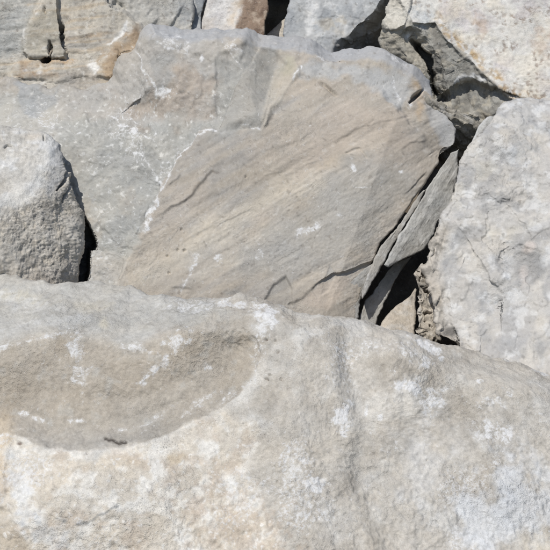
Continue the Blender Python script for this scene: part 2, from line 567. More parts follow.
def fg_colour(F):
    X, Y = F.X, F.Y
    n = F.n(5, 5, 31)
    c = np.tile(lin((190, 183, 172)), (len(X), 1))
    c = mixc(c, (176, 168, 156), sstep(-.1, .6, n))
    c = mixc(c, (203, 199, 192), sstep(.1, .7, F.n(8, 5, 32)) * .8)
    # grey upper shoulder
    top = F.zone([(-80, 260), (-80, 352), (0, 346), (60, 330), (130, 346), (170, 330), (235, 312), (180, 290), (80, 270)], 6, 7)
    c = mixc(c, (184, 182, 176), top * .75)
    c = mixc(c, (205, 196, 174), F.patch(20, 296, 34, 9, 10, .6, .6) * .6 + F.patch(88, 306, 26, 8, 8, .6, .7) * .35 + F.patch(104, 325, 7, 7, 0, .6, .5) * .7)
    c = mixc(c, (214, 213, 210), F.patch(22, 302, 40, 8, 14, .6, 1.1, 24) * .5 + F.patch(60, 321, 50, 6, -6, .6, 1.0, 26) * .5)
    # scoop: brown-grey, fine grained
    lo, t = pline(.5 * (F.QX + F.WX), .5 * (F.QY + F.WY), LIP)
    sdd = inpoly(.5 * (F.QX + F.WX), .5 * (F.QY + F.WY), SCOOP)
    nl = sstep(30, 8, np.abs(lo)) * sstep(.9, .75, t)
    sc = np.where(nl > 0, nl, 0) * sstep(-1.5, 2.5, sdd) + (1 - nl) * sstep(-10, 16, sdd + 9 * F.n(9, 5, 47))
    c = mixc(c, (177, 166, 150), sc)
    c = mixc(c, (170, 158, 141), sc * sstep(0, .7, F.n(7, 5, 33)) * .7)
    c = mixc(c, (168, 164, 157), sc * sstep(385, 440, Y + .12 * (X - 120)) * .6)
    c = mixc(c, (180, 176, 168), sc * sstep(.25, .7, F.n(16, 4, 34)) * .6)
    # white bloom
    wh = np.maximum.reduce([
        F.patch(74, 345, 9, 14, 0, .55, .9, 30), F.patch(80, 372, 8, 22, 0, .6, 1.2, 34) * .8,
        F.patch(176, 344, 22, 10, -38, .6, 1.0, 32), F.patch(158, 368, 22, 6, -40, .5, .9, 34) * .85, F.patch(136, 349, 16, 5, 12, .5, 1.0, 34) * .6,
        F.patch(207, 367, 5, 6, -40, .6, .8, 30) * .8, F.patch(198, 405, 24, 5, -32, .6, .8, 30) * .7, F.patch(155, 418, 22, 5, -38, .6, .9, 34) * .6,
        F.patch(22, 415, 7, 5, 10, .6, .6, 30) * .9, F.patch(42, 421, 12, 3, 18, .6, .7, 34) * .9, F.patch(80, 421, 12, 2.5, 0, .6, .7, 34) * .9, F.patch(120, 430, 12, 3, -4, .6, .7, 30) * .5,
        F.patch(5, 348, 14, 4, -16, .6, .8, 30) * .8, F.patch(30, 340, 40, 2.5, -14, .7, .8, 34) * .6,
        F.patch(268, 312, 16, 16, 30, .6, .9, 24), F.patch(262, 334, 8, 26, 8, .6, .9, 28) * .8, F.patch(185, 305, 34, 7, 2, .6, 1.0, 28) * .8, F.patch(232, 304, 44, 5, 4, .6, .9, 30) * .9,
        F.patch(256, 360, 7, 20, 10, .6, .9, 28) * .55, F.patch(232, 395, 30, 5, -40, .6, .9, 28) * .5,
        F.patch(412, 387, 26, 10, 28, .4, .6, 24), F.patch(434, 400, 12, 14, 50, .55, .8, 28) * .8, F.patch(427, 346, 24, 5, 30, .6, .7, 24), F.patch(426, 362, 10, 8, -50, .6, .8, 26) * .9,
        F.patch(343, 420, 11, 24, 8, .4, .7, 26), F.patch(316, 484, 11, 10, 0, .4, .5, 24), F.patch(366, 408, 2.5, 9, 0, .6, .7, 34) * .8, F.patch(380, 417, 6, 4, 0, .6, .8, 34) * .8,
        F.patch(500, 357, 26, 3, 16, .6, .8, 30) * .6, F.patch(540, 372, 16, 4, 24, .6, .6, 30) * .8, F.patch(380, 323, 26, 4, 14, .6, .7, 28) * .8, F.patch(478, 382, 5, 3, 0, .6, .6, 34) * .8, F.patch(508, 393, 12, 4, 40, .6, .8, 34) * .6,
        F.patch(488, 428, 4, 16, 0, .6, .8, 30) * .8, F.patch(510, 430, 5, 14, 20, .6, .8, 30) * .6, F.patch(490, 405, 18, 9, 0, .6, 1.0, 30) * .6, F.patch(441, 358, 4, 5, 0, .6, .6, 30) * .9])
    F.bloom = F.bloom + wh * (1 - .22 * sc) + .55 * sstep(.1, .75, F.n(4.5, 5, 48)) * (1 - sc) * sstep(300, 350, Y); c = mixc(c, (214, 212, 208), wh * .3)
    lo, t = pline(F.QX, F.QY, LIP)
    c = mixc(c, (218, 215, 209), sstep(-1, 1, lo) * np.exp(-(lo / 10) ** 2) * (.45 + .4 * sstep(-.2, .4, F.n(12, 4, 35))) * sstep(0, .15, t) * sstep(.95, .7, t))
    # pale blue-white area low right, cream area low left
    c = mixc(c, (209, 211, 214), F.patch(510, 505, 74, 50, -20, .45, .7, 12) * .9 + F.patch(418, 470, 30, 60, 5, .8, .8, 14) * .35)
    c = mixc(c, (204, 192, 170), F.patch(540, 540, 22, 14, 0, .6, .6) * .5)
    low = F.zone([(-80, 445), (12, 436), (40, 449), (88, 456), (140, 447), (182, 431), (222, 411), (260, 430), (250, 480), (290, 560), (280, 650), (-80, 650)], 6, 9, 16)
    c = mixc(c, (210, 200, 184), low * .85)
    c = mixc(c, (224, 220, 212), low * sstep(-.1, .4, F.n(14, 5, 36)) * .85)
    c = mixc(c, (193, 176, 156), low * sstep(.1, .6, F.n(12, 5, 37)) * .6)
    c = mixc(c, (199, 182, 156), F.patch(130, 462, 70, 9, -4, .7, .7) * .5 + F.patch(182, 458, 16, 7, 0, .6, .5) * .7 + F.patch(238, 530, 44, 32, 30, .7, .8, 22) * .45)
    c = mixc(c, (188, 170, 150), F.patch(238, 525, 52, 30, 20, .5, 1.3, 40) * .5)
    c = mixc(c, (208, 185, 150), F.zone([(-80, 416), (0, 415), (12, 418), (11, 440), (4, 475), (-80, 490)], 7, 7) * .6)
    c = mixc(c, (207, 209, 211), F.patch(20, 490, 12, 44, -14, .6, .8, 24) * .7 + F.patch(44, 535, 30, 14, 10, .6, .8, 24) * .6)
    c = mixc(c, (180, 164, 140), F.zone([(-80, 508), (4, 511), (19, 524), (31, 560), (36, 650), (-80, 650)], 6, 7) * .65)
    c = mixc(c, (150, 151, 150), F.vein([(76, 526), (97, 517), (117, 507)], 2.0) * .8 + F.patch(64, 521, 4, 3, -40, .5, .4) * .8)
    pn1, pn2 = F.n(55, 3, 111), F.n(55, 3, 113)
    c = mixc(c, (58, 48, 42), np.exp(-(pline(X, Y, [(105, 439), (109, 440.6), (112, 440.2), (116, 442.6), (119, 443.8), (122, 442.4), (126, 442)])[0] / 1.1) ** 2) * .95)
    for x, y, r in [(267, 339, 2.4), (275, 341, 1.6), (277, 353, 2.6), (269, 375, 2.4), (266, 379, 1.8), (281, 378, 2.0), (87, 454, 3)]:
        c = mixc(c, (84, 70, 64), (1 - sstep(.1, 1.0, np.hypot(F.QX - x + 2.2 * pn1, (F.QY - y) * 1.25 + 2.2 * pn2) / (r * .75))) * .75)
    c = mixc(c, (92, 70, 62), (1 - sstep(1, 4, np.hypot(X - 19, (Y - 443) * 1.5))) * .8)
    c = mixc(c, (150, 146, 138), np.exp(-(pline(F.QX, F.QY, GROOVE)[0] / 6) ** 2) * sstep(.02, .1, pline(F.QX, F.QY, GROOVE)[1]) * .2)  # soft shade along the groove, painted into the colour
    c = mixc(c, (160, 158, 152), F.vein([(450, 480), (438, 500), (430, 520), (416, 560)], 2.0) * .5)
    c = mixc(c, (228, 226, 222), sstep(.42, .75, F.n(60, 4, 39)) * (1 - .8 * sc) * (.15 + .5 * low))
    c = mixc(c, (140, 128, 116), sstep(.5, .85, F.n(70, 3, 41)) * (1 - .6 * sc) * .3)
    return c

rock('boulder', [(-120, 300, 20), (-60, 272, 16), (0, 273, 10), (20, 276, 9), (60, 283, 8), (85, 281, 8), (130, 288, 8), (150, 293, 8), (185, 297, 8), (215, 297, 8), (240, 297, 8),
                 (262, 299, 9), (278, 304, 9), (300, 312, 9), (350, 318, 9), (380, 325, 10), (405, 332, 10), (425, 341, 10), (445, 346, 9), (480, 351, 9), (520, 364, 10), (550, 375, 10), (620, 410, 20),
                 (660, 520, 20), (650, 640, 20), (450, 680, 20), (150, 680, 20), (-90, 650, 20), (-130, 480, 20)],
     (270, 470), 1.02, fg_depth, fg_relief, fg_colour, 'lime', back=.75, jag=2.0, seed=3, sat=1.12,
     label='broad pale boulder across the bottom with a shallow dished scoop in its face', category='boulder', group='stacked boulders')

# ------------------------------------------------------------------ great central boulder
VEIN = [(228, 104), (216, 126), (199, 130), (190, 145), (177, 153), (172, 170), (160, 183), (156, 197), (150, 222), (138, 246), (112, 290), (90, 330)]
RIMLINE = [(100, 60), (150, 42), (200, 43), (235, 41), (265, 46), (300, 52), (335, 57), (380, 64), (412, 76), (440, 100)]
C_LOW = [(276, 330), (284, 312), (290, 302), (302, 299), (311, 290), (322, 279), (331, 275), (345, 272), (358, 268), (372, 262), (384, 262), (370, 330)]

def ce_depth(F):
    X, Y = F.X, F.Y
    d = 4.02 - .0012 * (Y - 250) + .0002 * (X - 280)
    # left flank falls back behind the white-edged step
    v, t = pline(F.QX, F.QY, VEIN)
    lf = np.maximum(v, 0) * np.maximum(sstep(70, 130, Y), sstep(170, 90, X))
    d = d + .0015 * lf + .024 * sstep(-.5, 4, v) * sstep(95, 125, Y)
    d = d + .30 * sstep(-1.5, 3, inpoly(F.X, F.Y, [(84, 212), (91, 228), (93, 246), (87.5, 250), (86.5, 268), (83, 286), (70, 300), (70, 212)]))
    # upper left shoulder leans back
    d = d + .0008 * np.maximum(0, 215 - X + .3 * (Y - 80)) * sstep(140, 100, Y)
    # top strip
    yb = interp(F.QX, RIMLINE)
    d = d + .011 * np.maximum(0, yb - F.QY)
    # upper belt under the rim tilts back a little more
    d = d + .0012 * np.maximum(0, 120 - .25 * (X - 200) * 0 - Y)
    # right end turns away
    d = d + .0016 * np.maximum(0, X - 395 + .35 * (Y - 120))
    # lower layer, uncovered under the overhanging crack
    d = d + (.007 + .012 * sstep(318, 330, X)) * sstep(-1.2, 1.6, inpoly(F.QX, F.QY, C_LOW))
    return d

def bedding(F, ang=31):
    a = math.radians(ang)
    u = F.X * math.cos(a) - F.Y * math.sin(a)
    v = F.X * math.sin(a) + F.Y * math.cos(a)
    return u, v

def ce_relief(F):
    X, Y, P = F.X, F.Y, F.P
    v, t = pline(F.QX, F.QY, VEIN)
    main = sstep(2, -4, v) * sstep(85, 130, Y + .28 * (X - 215) * 0 + .9 * np.minimum(0, X - 290) * 0 + np.where(X > 270, 50, 0))
    left = sstep(-2, 4, v)
    h = .007 * F.n(3.5, 3, 11)
    # bedding flakes running up to the right
    u, w = bedding(F)
    Q = np.stack([u * .010, w * .055, np.full_like(u, 2.)], -1)
    b1 = fbm(Q, 1.0, 5, 21, .55)
    st = b1 * 5
    terr = np.floor(st) + sstep(.62, 1., st - np.floor(st))
    patchy = .25 + .75 * sstep(-.25, .35, F.n(3.2, 3, 25))
    quiet = 1 - .65 * F.patch(330, 225, 120, 60, -25, .8, .3) 
    h = h + main * (.0010 * terr * patchy + .0012 * b1) * quiet
    Q2 = np.stack([u * .035, w * .20, np.full_like(u, 5.)], -1)
    b2 = fbm(Q2, 1.0, 4, 33, .55)
    h = h + main * .0010 * b2 * patchy * quiet
    h = h + main * (.0022 * chips(u + 6 * F.wx, (w + 4 * F.wy) * 2.3, 70, 5, .6) + .0014 * chips(u * .8 + 5 * F.wx, (w + 3 * F.wy) * 2.0, 24, 6, .7) * patchy + .007 * facets(u + 3 * F.wx, w * 1.7 + 3 * F.wy, 80, 73) + .005 * facets(u + 3 * F.wx, w * 2.2, 34, 74)) * (.4 + .6 * quiet)
    # left flank: knobbly, criss-crossed
    h = h + left * (.006 * F.n(12, 5, 41) + .003 * (ridged(P, 26, 4, 45) - 1.1) + .004 * chips(F.WX + F.WY * .4, F.WY, 18, 12))
    h = h + .004 * chips(F.WX - .4 * F.WY, F.WY, 46, 9, .9) * (1 - main) * (1 - .4 * left) + .003 * chips(F.WX, F.WY, 17, 10, 1) * (1 - main)
    h = h + .0011 * F.n(80, 3, 13)
    sh = sstep(8, -8, Y + 8 * F.wx - interp(X, [(0, 140), (110, 128), (216, 122), (262, 130), (300, 60), (360, 72), (400, 108), (440, 160), (470, 170)]))
    h = h + sh * (.075 * facets(F.QX, F.QY, 44, 75) + .020 * facets(F.QX, F.QY, 19, 76, .2) + .0045 * facets(F.QX, F.QY, 8, 77))
    h = h + left * (.046 * facets(F.QX, F.QY, 40, 78, .3) + .010 * facets(F.QX, F.QY, 15, 79, .7))
    h = h + .016 * facets(F.QX, F.QY, 13, 106) * sstep(16, 2, F.s) * sstep(130, 90, Y - .3 * np.maximum(0, X - 380))
    # steps round the grey panel and the pale tongue
    s1 = F.zone([(216, 60), (246, 44), (272, 50), (290, 62), (262, 130), (214, 132)], 1.5, 2)
    h = h - .010 * s1
    s2 = F.zone([(280, 50), (297, 58), (299, 74), (290, 84), (276, 108), (264, 131), (262, 120), (268, 92)], 1.5, 1.5)
    h = h + .006 * s2
    # cracks
    h = h + F.ledge([(148, 220), (165, 211), (180, 204), (194, 194), (204, 180), (212, 171), (222, 173)], .010, 20)
    for pp, hh in [([(150, 265), (190, 238), (240, 214), (262, 206)], .006), ([(225, 178), (262, 152), (300, 140), (330, 122)], .006), ([(240, 140), (280, 118), (318, 104)], .006), ([(330, 146), (356, 130), (400, 118), (418, 112)], .007),
                   ([(300, 120), (350, 98), (378, 92)], .005), ([(398, 150), (410, 142), (430, 140)], .008), ([(404, 196), (418, 180), (428, 170)], .012), ([(228, 200), (268, 176), (296, 168)], .005)]:
        h = h + F.ledge(pp, hh * .5, 16, .8)
    h = h + F.ledge([(166, 186), (175, 181), (182, 175)], .006, 8)
    h = h - F.ledge([(340, 95), (334, 91), (327, 86), (317, 80)], .026, 3.2, .7)
    h = h - .06 * F.crack([(411, 101), (417, 95), (425, 88)], 2.4, True, 0)
    h = h + F.ledge([(225, 38), (231, 39), (240, 40)], .008, 8) + F.ledge([(306, 45), (314, 45.5), (326, 46)], .010, 8)
    h = h + F.ledge([(168, 287), (180, 288), (194, 291)], .005, 10)
    h = h + F.ledge([(290, 77), (302, 76), (314, 81)], .006, 10) - .01 * 0
    h = h - .006 * F.crack([(346, 153), (360, 150), (366, 158)], 1.2)
    for x, y, r in [(185, 250, 2.5), (178, 249, 2), (170, 272, 2.2), (181, 229, 2.2), (167, 256, 1.6), (246, 177, 1.5)]:
        h = h - .010 * (1 - sstep(.4, 1.1, np.hypot(F.QX - x, (F.QY - y) * 1.4) / r))
    # conchoidal chip at the foot
    h = h - .012 * F.zone([(264, 300), (274, 285), (286, 276), (292, 290), (292, 305), (265, 310)], 1.2, 1.0)
    # small brow above the foot crack
    h = h - .004 * F.zone([(312, 290), (325, 278), (330, 264), (336, 272), (330, 288), (318, 299)], 1, 1)
    # block joint at lower left
    g, t = pline(F.QX, F.QY, [(84, 247), (100, 249), (118, 255), (130, 262)])
    h = h - .012 * sstep(1, -1, g) * np.exp(-(g / 22) ** 2) * sstep(0, .05, t) * sstep(1, .8, t)
    return h

def ce_colour(F):
    X, Y = F.X, F.Y
    v, t = pline(F.QX, F.QY, VEIN)
    u, w = bedding(F)
    st_ = fbm(np.stack([u * .012, w * .16, np.full_like(u, 1.)], -1), 1.0, 5, 87, .6)
    band = fbm(np.stack([u * .006, w * .045, np.full_like(u, 8.)], -1), 1.0, 5, 77, .55)
    c = np.tile(lin((177, 165, 148)), (len(X), 1))
    c = mixc(c, (168, 161, 152), sstep(-.1, .6, band))
    c = mixc(c, (188, 173, 155), sstep(.0, .6, F.n(4, 4, 52)) * .6)
    c = mixc(c, (198, 185, 165), sstep(.1, .6, st_) * .3)
    c = mixc(c, (148, 138, 124), sstep(.1, .6, -st_) * .32)
    # buff sweep across the middle
    d, t = pline(X + 9 * F.wx, Y + 9 * F.wy, [(120, 285), (185, 250), (260, 205), (330, 170), (372, 150)])
    c = mixc(c, (204, 191, 169), np.exp(-(d / 13) ** 2) * .8)
    d, t = pline(X + 9 * F.wx, Y + 9 * F.wy, [(205, 275), (250, 244), (310, 222), (345, 196)])
    c = mixc(c, (198, 187, 168), np.exp(-(d / 8) ** 2) * .6)
    c = mixc(c, (204, 184, 150), F.patch(332, 162, 22, 8, -28, .8, .5) * .6)
    c = mixc(c, (188, 172, 150), F.patch(160, 255, 44, 18, -35, .8, .6) * .5)
    # pink-buff upper right
    c = mixc(c, (190, 172, 154), F.zone([(300, 130), (330, 100), (390, 110), (420, 140), (380, 165), (300, 180)], 18, 14, 8) * .45)
    # grey lower right
    g = F.zone([(230, 250), (300, 210), (345, 160), (370, 165), (420, 170), (380, 235), (340, 262), (260, 280)], 14, 14, 8)
    c = mixc(c, (171, 166, 157), g * .75)
    c = mixc(c, (172, 165, 154), F.patch(270, 262, 60, 22, -5, .8, .6) * .5)
    # left flank grey
    lf = sstep(-1.5, 2.5, v + 2 * F.n(20, 3, 5)) * sstep(88, 112, Y + .1 * X)
    c = mixc(c, (170, 168, 160), lf)
    c = mixc(c, (184, 181, 172), lf * sstep(0, .6, F.n(9, 5, 55)) * .8)
    c = mixc(c, (153, 152, 147), lf * sstep(.05, .6, F.n(7, 5, 57)) * .55)
    c = mixc(c, (186, 172, 150), lf * (F.patch(88, 210, 12, 34, -15, .7, .7) * .6 + F.patch(110, 268, 26, 20, 0, .7, .7) * .45 + F.patch(128, 200, 10, 22, 0, .7, .9) * .3))
    c = mixc(c, (190, 183, 172), F.zone([(84, 250), (105, 250), (130, 262), (122, 290), (80, 300)], 3, 3) * .5)
    # upper left shoulder
    up = F.zone([(20, 84), (60, 96), (108, 78), (135, 46), (152, 30), (225, 30), (218, 70), (216, 118), (195, 118), (110, 120), (60, 120)], 5, 5)
    c = mixc(c, (178, 172, 163), up * .9)
    c = mixc(c, (176, 152, 126), F.zone([(160, 72), (185, 62), (212, 80), (214, 110), (190, 118), (150, 112), (128, 122), (118, 100), (150, 95)], 12, 22, 9) * .5)
    c = mixc(c, (180, 158, 132), F.patch(176, 72, 9, 7, 0, .8, .5) * .5)
    c = mixc(c, (164, 163, 159), F.zone([(150, 62), (170, 58), (176, 85), (158, 92)], 6, 6) * .7)
    # pale slope at far left
    c = mixc(c, (198, 190, 175), F.zone([(-60, 95), (18, 108), (40, 100), (62, 112), (50, 135), (-60, 135)], 5, 7) * .5)
    c = mixc(c, (160, 162, 163), F.zone([(18, 80), (44, 94), (60, 95), (60, 110), (30, 122), (22, 105)], 3, 4) * .8)
    # grey panel, pale tongue
    s1 = F.zone([(214, 60), (246, 44), (274, 50), (290, 62), (262, 132), (214, 140)], 8, 8)
    c = mixc(c, (163, 161, 154), s1 * .75)
    c = mixc(c, (142, 140, 133), s1 * F.patch(262, 62, 22, 14, -20, .9, .6) * .7)
    s2 = F.zone([(280, 50), (297, 58), (299, 72), (290, 84), (276, 108), (264, 131), (262, 120), (268, 92)], 1.6, 2)
    c = mixc(c, (188, 177, 158), s2 * .65)
    c = mixc(c, (176, 170, 140), s2 * F.patch(288, 62, 10, 12, 0, .8, .4) * .7)
    # blue-grey dusty belt below the rim on the right
    gb = F.zone([(300, 58), (380, 68), (415, 80), (418, 92), (400, 108), (382, 96), (350, 76), (305, 84)], 5, 6)
    c = mixc(c, (176, 177, 177), gb * .85)
    c = mixc(c, (190, 158, 112), F.patch(416, 84, 9, 8, 30, .8, .4) * .8 + F.patch(421, 108, 5, 14, 0, .7, .5) * .6)
    c = mixc(c, (200, 180, 148), F.patch(408, 104, 8, 8, 0, .7, .5) * .4)
    # top strip: dusty blue grey
    yb = interp(F.QX, RIMLINE)
    ts = sstep(-2, 2, yb - F.QY + 2 * F.n(14, 3, 9)) * sstep(135, 155, X)
    c = mixc(c, (168, 169, 172), ts * .9)
    c = mixc(c, (176, 178, 180), F.zone([(425, 100), (440, 100), (458, 130), (456, 160), (436, 130)], 3, 3) * .7)
    # white
    wh = np.maximum.reduce([
        F.vein([(214, 128), (199, 130), (190, 145), (177, 153), (172, 170), (162, 182)], 2.0, 1.2), F.vein([(162, 182), (157, 197), (150, 221), (146, 232)], 1.8, 1.2),
        F.patch(160, 183, 4, 5, 0, .6, .5), F.patch(206, 129, 12, 3, 0, .6, .7), F.patch(150, 222, 3, 6, 25, .6, .5) * .8,
        F.patch(134, 129, 5, 5, 0, .6, .7), F.vein([(120, 124), (134, 130), (152, 140), (172, 142)], 1.6) * .7, F.vein([(126, 146), (142, 154), (152, 166), (157, 180)], 2.0) * .6,
        F.vein([(112, 112), (124, 124), (132, 128)], 2.0) * .6, F.vein([(152, 118), (153, 142)], 1.2) * .6,
        F.vein([(134, 52), (143, 64), (150, 80), (155, 92), (166, 97)], 1.8) * .75, F.patch(164, 92, 8, 6, 0, .6, .9) * .8, F.vein([(130, 66), (142, 76), (150, 88)], 1.4) * .6,
        F.patch(202, 59, 3, 4, 0, .6, .5), F.patch(172, 44, 16, 8, 20, .6, 1.0) * .6, F.vein([(160, 44), (180, 54), (196, 62)], 2) * .6,
        F.patch(234, 50, 9, 9, 0, .5, 1.0) * .5, F.vein([(232, 44), (233, 58), (240, 66)], 1.2) * .7,
        F.vein([(299, 67), (296, 72), (293, 80)], 2.4, .6), F.patch(320, 56, 10, 4, 6, .5, .5) * .9, F.vein([(240, 130), (252, 127), (262, 131)], 1.6) * .8,
        F.patch(395, 64, 20, 3, 18, .6, .6) * .6, F.vein([(392, 78), (396, 92), (398, 108)], 2) * .6, F.patch(417, 128, 5, 6, 0, .6, .7) * .8, F.patch(412, 104, 5, 4, 0, .6, .6) * .7,
        F.patch(353, 167, 2.5, 5, -20, .6, .7) * .9, F.vein([(352, 183), (366, 186), (380, 186)], .8) * .8, F.patch(400, 172, 3, 2.5, 0, .6, .5) * .8,
        F.patch(312, 229, 20, 5, -18, .6, .7) * .7, F.patch(276, 245, 12, 3, -8, .6, .8) * .6, F.patch(260, 254, 4, 8, 20, .6, .9) * .5, F.patch(338, 215, 4, 2.5, 0, .6, .5) * .8,
        F.patch(218, 258, 6, 5, 0, .7, .5) * .7, F.vein([(197, 252), (193, 268), (188, 280), (182, 290)], 2.4) * .7, F.vein([(285, 152), (300, 156)], .9) * .7,
        F.patch(110, 196, 3, 9, 10, .6, .8) * .5, F.vein([(95, 120), (80, 135), (78, 150)], 1.2) * .4, F.vein([(60, 112), (52, 128)], 2) * .5, F.patch(76, 104, 3, 3, 0, .6, .5) * .6])
    net = 1 - sstep(.0, .055, np.abs(F.n(6, 4, 88)) / (1 + 0 * X))
    net2 = 1 - sstep(.0, .05, np.abs(F.n(9, 4, 89)))
    wh = np.maximum(wh, (net * .5 + net2 * .2) * (lf + .8 * up) * sstep(-.25, .45, F.n(5, 3, 90)) * (1 - .0))
    F.bloom = F.bloom + wh + .35 * lf * sstep(.0, .7, F.n(7, 5, 92)); c = mixc(c, (210, 208, 204), wh * .35)
    sp = sstep(.45, .8, F.n(40, 4, 63))
    c = mixc(c, (214, 212, 206), sp * (lf * .6 + .22))
    c = mixc(c, (128, 118, 106), sstep(.52, .85, F.n(46, 3, 65)) * .45)
    c = mixc(c, (138, 124, 108), F.vein([(222, 173), (212, 171), (204, 180), (194, 194), (180, 204)], 1.6) * .5)
    # grey chips at the foot
    c = mixc(c, (152, 149, 143), F.zone([(264, 300), (274, 285), (286, 276), (292, 290), (292, 305), (265, 310)], 3, 4) * .5 + F.patch(236, 292, 14, 4, 0, .6, .6) * .6)
    c = mixc(c, (160, 157, 151), F.zone([(312, 292), (325, 278), (330, 264), (336, 272), (330, 288), (318, 299)], 1.5, 1.2) * .6)
    c = mixc(c, (192, 174, 154), F.zone([(300, 304), (322, 284), (345, 276), (352, 280), (330, 310)], 2.5, 2) * .7)
    return c

central = bpy.data.objects.new('boulder', None)
central.location = (-.1, 4.4, .2)
central['label'] = 'huge tan and grey central boulder with slanting bedding layers and a white vein'
central['category'] = 'boulder'
central['group'] = 'stacked boulders'
scene.collection.objects.link(central)
rock('main_block', [(-70, 130, 14), (-40, 84, 7), (14, 83, 4), (40, 91, 4), (60, 93, 6), (78, 87, 6), (96, 87, 6), (110, 76, 7), (122, 58, 8), (136, 44, 8), (152, 34, 6), (172, 30, 6), (220, 30, 5), (252, 33, 5), (290, 40, 5),
                 (335, 46, 5), (372, 52, 5), (400, 60, 6), (420, 72, 6), (430, 80, 3), (436, 97, 3), (449, 112, 3), (457, 130, 3), (455, 146, 2), (446, 151, 2), (437, 162, 2), (428, 176, 2), (423, 184, 2), (415, 197, 2), (404, 213, 2), (394, 229, 2), (380, 242, 2), (375, 256, 2),
                 (364, 283, 2), (357, 305, 2), (352, 345, 4), (300, 372, 8), (120, 360, 8), (40, 330, 10), (-40, 260, 12)],
     (200, 215), 1.02, ce_depth, ce_relief, ce_colour, 'slate', back=.85, jag=1.7, seed=5, sat=.98, parent=central)

# ------------------------------------------------------------------ split slabs on its right edge
def slab_depth(d0, gx, gy, x0, y0, ridge=None):
    def f(F):
        d = d0 + gx * (F.X - x0) + gy * (F.Y - y0)
        if ridge is not None:
            g, t = pline(F.QX, F.QY, ridge[0])
            d = d + ridge[1] * np.maximum(0, g) + ridge[2] * np.maximum(0, -g)
        return d
    return f
def slab_relief(a=1.0, ang=60, seed=0):
    def f(F):
        u, w = bedding(F, ang)
        b = fbm(np.stack([u * .02, w * .12, np.full_like(u, 3. + seed)], -1), 1.0, 4, 60 + seed)
        return a * (.004 * b + .003 * F.n(20, 4, seed) + .003 * chips(F.WX, F.WY, 16, 3 + seed) + .0012 * F.n(80, 3, 9))
    return f
def plain_colour(base, alt, pale=(205, 203, 199), pa=.4, dark=(120, 112, 102), extra=None, sc=1.0, seed=0):
    def f(F):
        c = np.tile(lin(base), (len(F.X), 1))
        c = mixc(c, alt, sstep(-.15, .5, F.n(8 * sc, 5, 31 + seed)))
        c = mixc(c, pale, sstep(.15, .7, F.n(18 * sc, 5, 35 + seed)) * pa)
        c = mixc(c, dark, sstep(.45, .85, F.n(40 * sc, 4, 37 + seed)) * .5)
        return extra(F, c) if extra else c
    return f

slabs = [   # left edge, right edge (top to bottom), depth, colours, thickness, bedding angle
    ([(450, 153), (444, 163), (433, 180), (424, 194), (416, 209), (407, 224), (398, 238), (391, 252), (384, 265)],
     [(459, 149), (458, 168), (455, 190), (449, 210), (438, 222), (431, 238), (425, 249), (408, 257), (388, 267)],
     slab_depth(4.10, .0011, -.0009, 424, 210, ([(460, 150), (438, 190), (418, 225), (392, 262)], .0, .0014)), (174, 172, 166), (162, 158, 150), .16, 58),
    ([(423, 190), (414, 202), (403, 219), (394, 232), (381, 246), (376, 258), (368, 274), (361, 292)],
     [(427, 189), (419, 203), (411, 216), (402, 230), (392, 246), (383, 264), (373, 280), (362, 299)],
     slab_depth(4.075, .0010, -.0010, 395, 240), (170, 164, 154), (150, 145, 136), .10, 58),
    ([(395, 262), (387, 271), (378, 285), (367, 300), (360, 318), (354, 352)],
     [(412, 256), (402, 268), (393, 283), (385, 300), (376, 322), (372, 352)],
     slab_depth(4.13, .0016, -.0012, 380, 290), (174, 171, 164), (160, 156, 148), .2, 62),
    ([(366, 268), (352, 281), (340, 291), (332, 298), (336, 310), (328, 345)],
     [(380, 260), (372, 275), (363, 290), (360, 303), (358, 318), (352, 348)],
     slab_depth(4.03, .0010, -.0010, 350, 290, ([(376, 262), (352, 290), (345, 320)], 0, .0014)), (168, 165, 158), (160, 156, 148), .10, 50),
]
def slab_rel(i, ang):
    def f(F):
        u, w = bedding(F, ang)
        b = fbm(np.stack([u * .02, w * .12, np.full_like(u, 3. + i)], -1), 1.0, 4, 60 + i)
        tr = w * .09 + .5 * b
        return .0018 * (sstep(.0, .15, tr - np.floor(tr)) - (tr - np.floor(tr))) * sstep(-.1, .3, F.n(9, 3, 8)) + .0018 * b + .0015 * F.n(20, 4, i) + .008 * facets(u, w * 2, 30, 80 + i) + .003 * facets(u, w * 1.6, 11, 84 + i) + .001 * F.n(80, 3, 9)
    return f
for i, (ra, rb, df, ca, cb, bk, ang) in enumerate(slabs):
    mid = (np.mean([p[0] for p in ra + rb]), np.mean([p[1] for p in ra + rb]))
    rock('slab', None, mid, .7, df, slab_rel(i, ang), plain_colour(ca, cb, seed=i), 'slate', back=bk, jag=1.3, seed=20 + i, parent=central, taper=.9, rings=10, rails=(ra, rb))

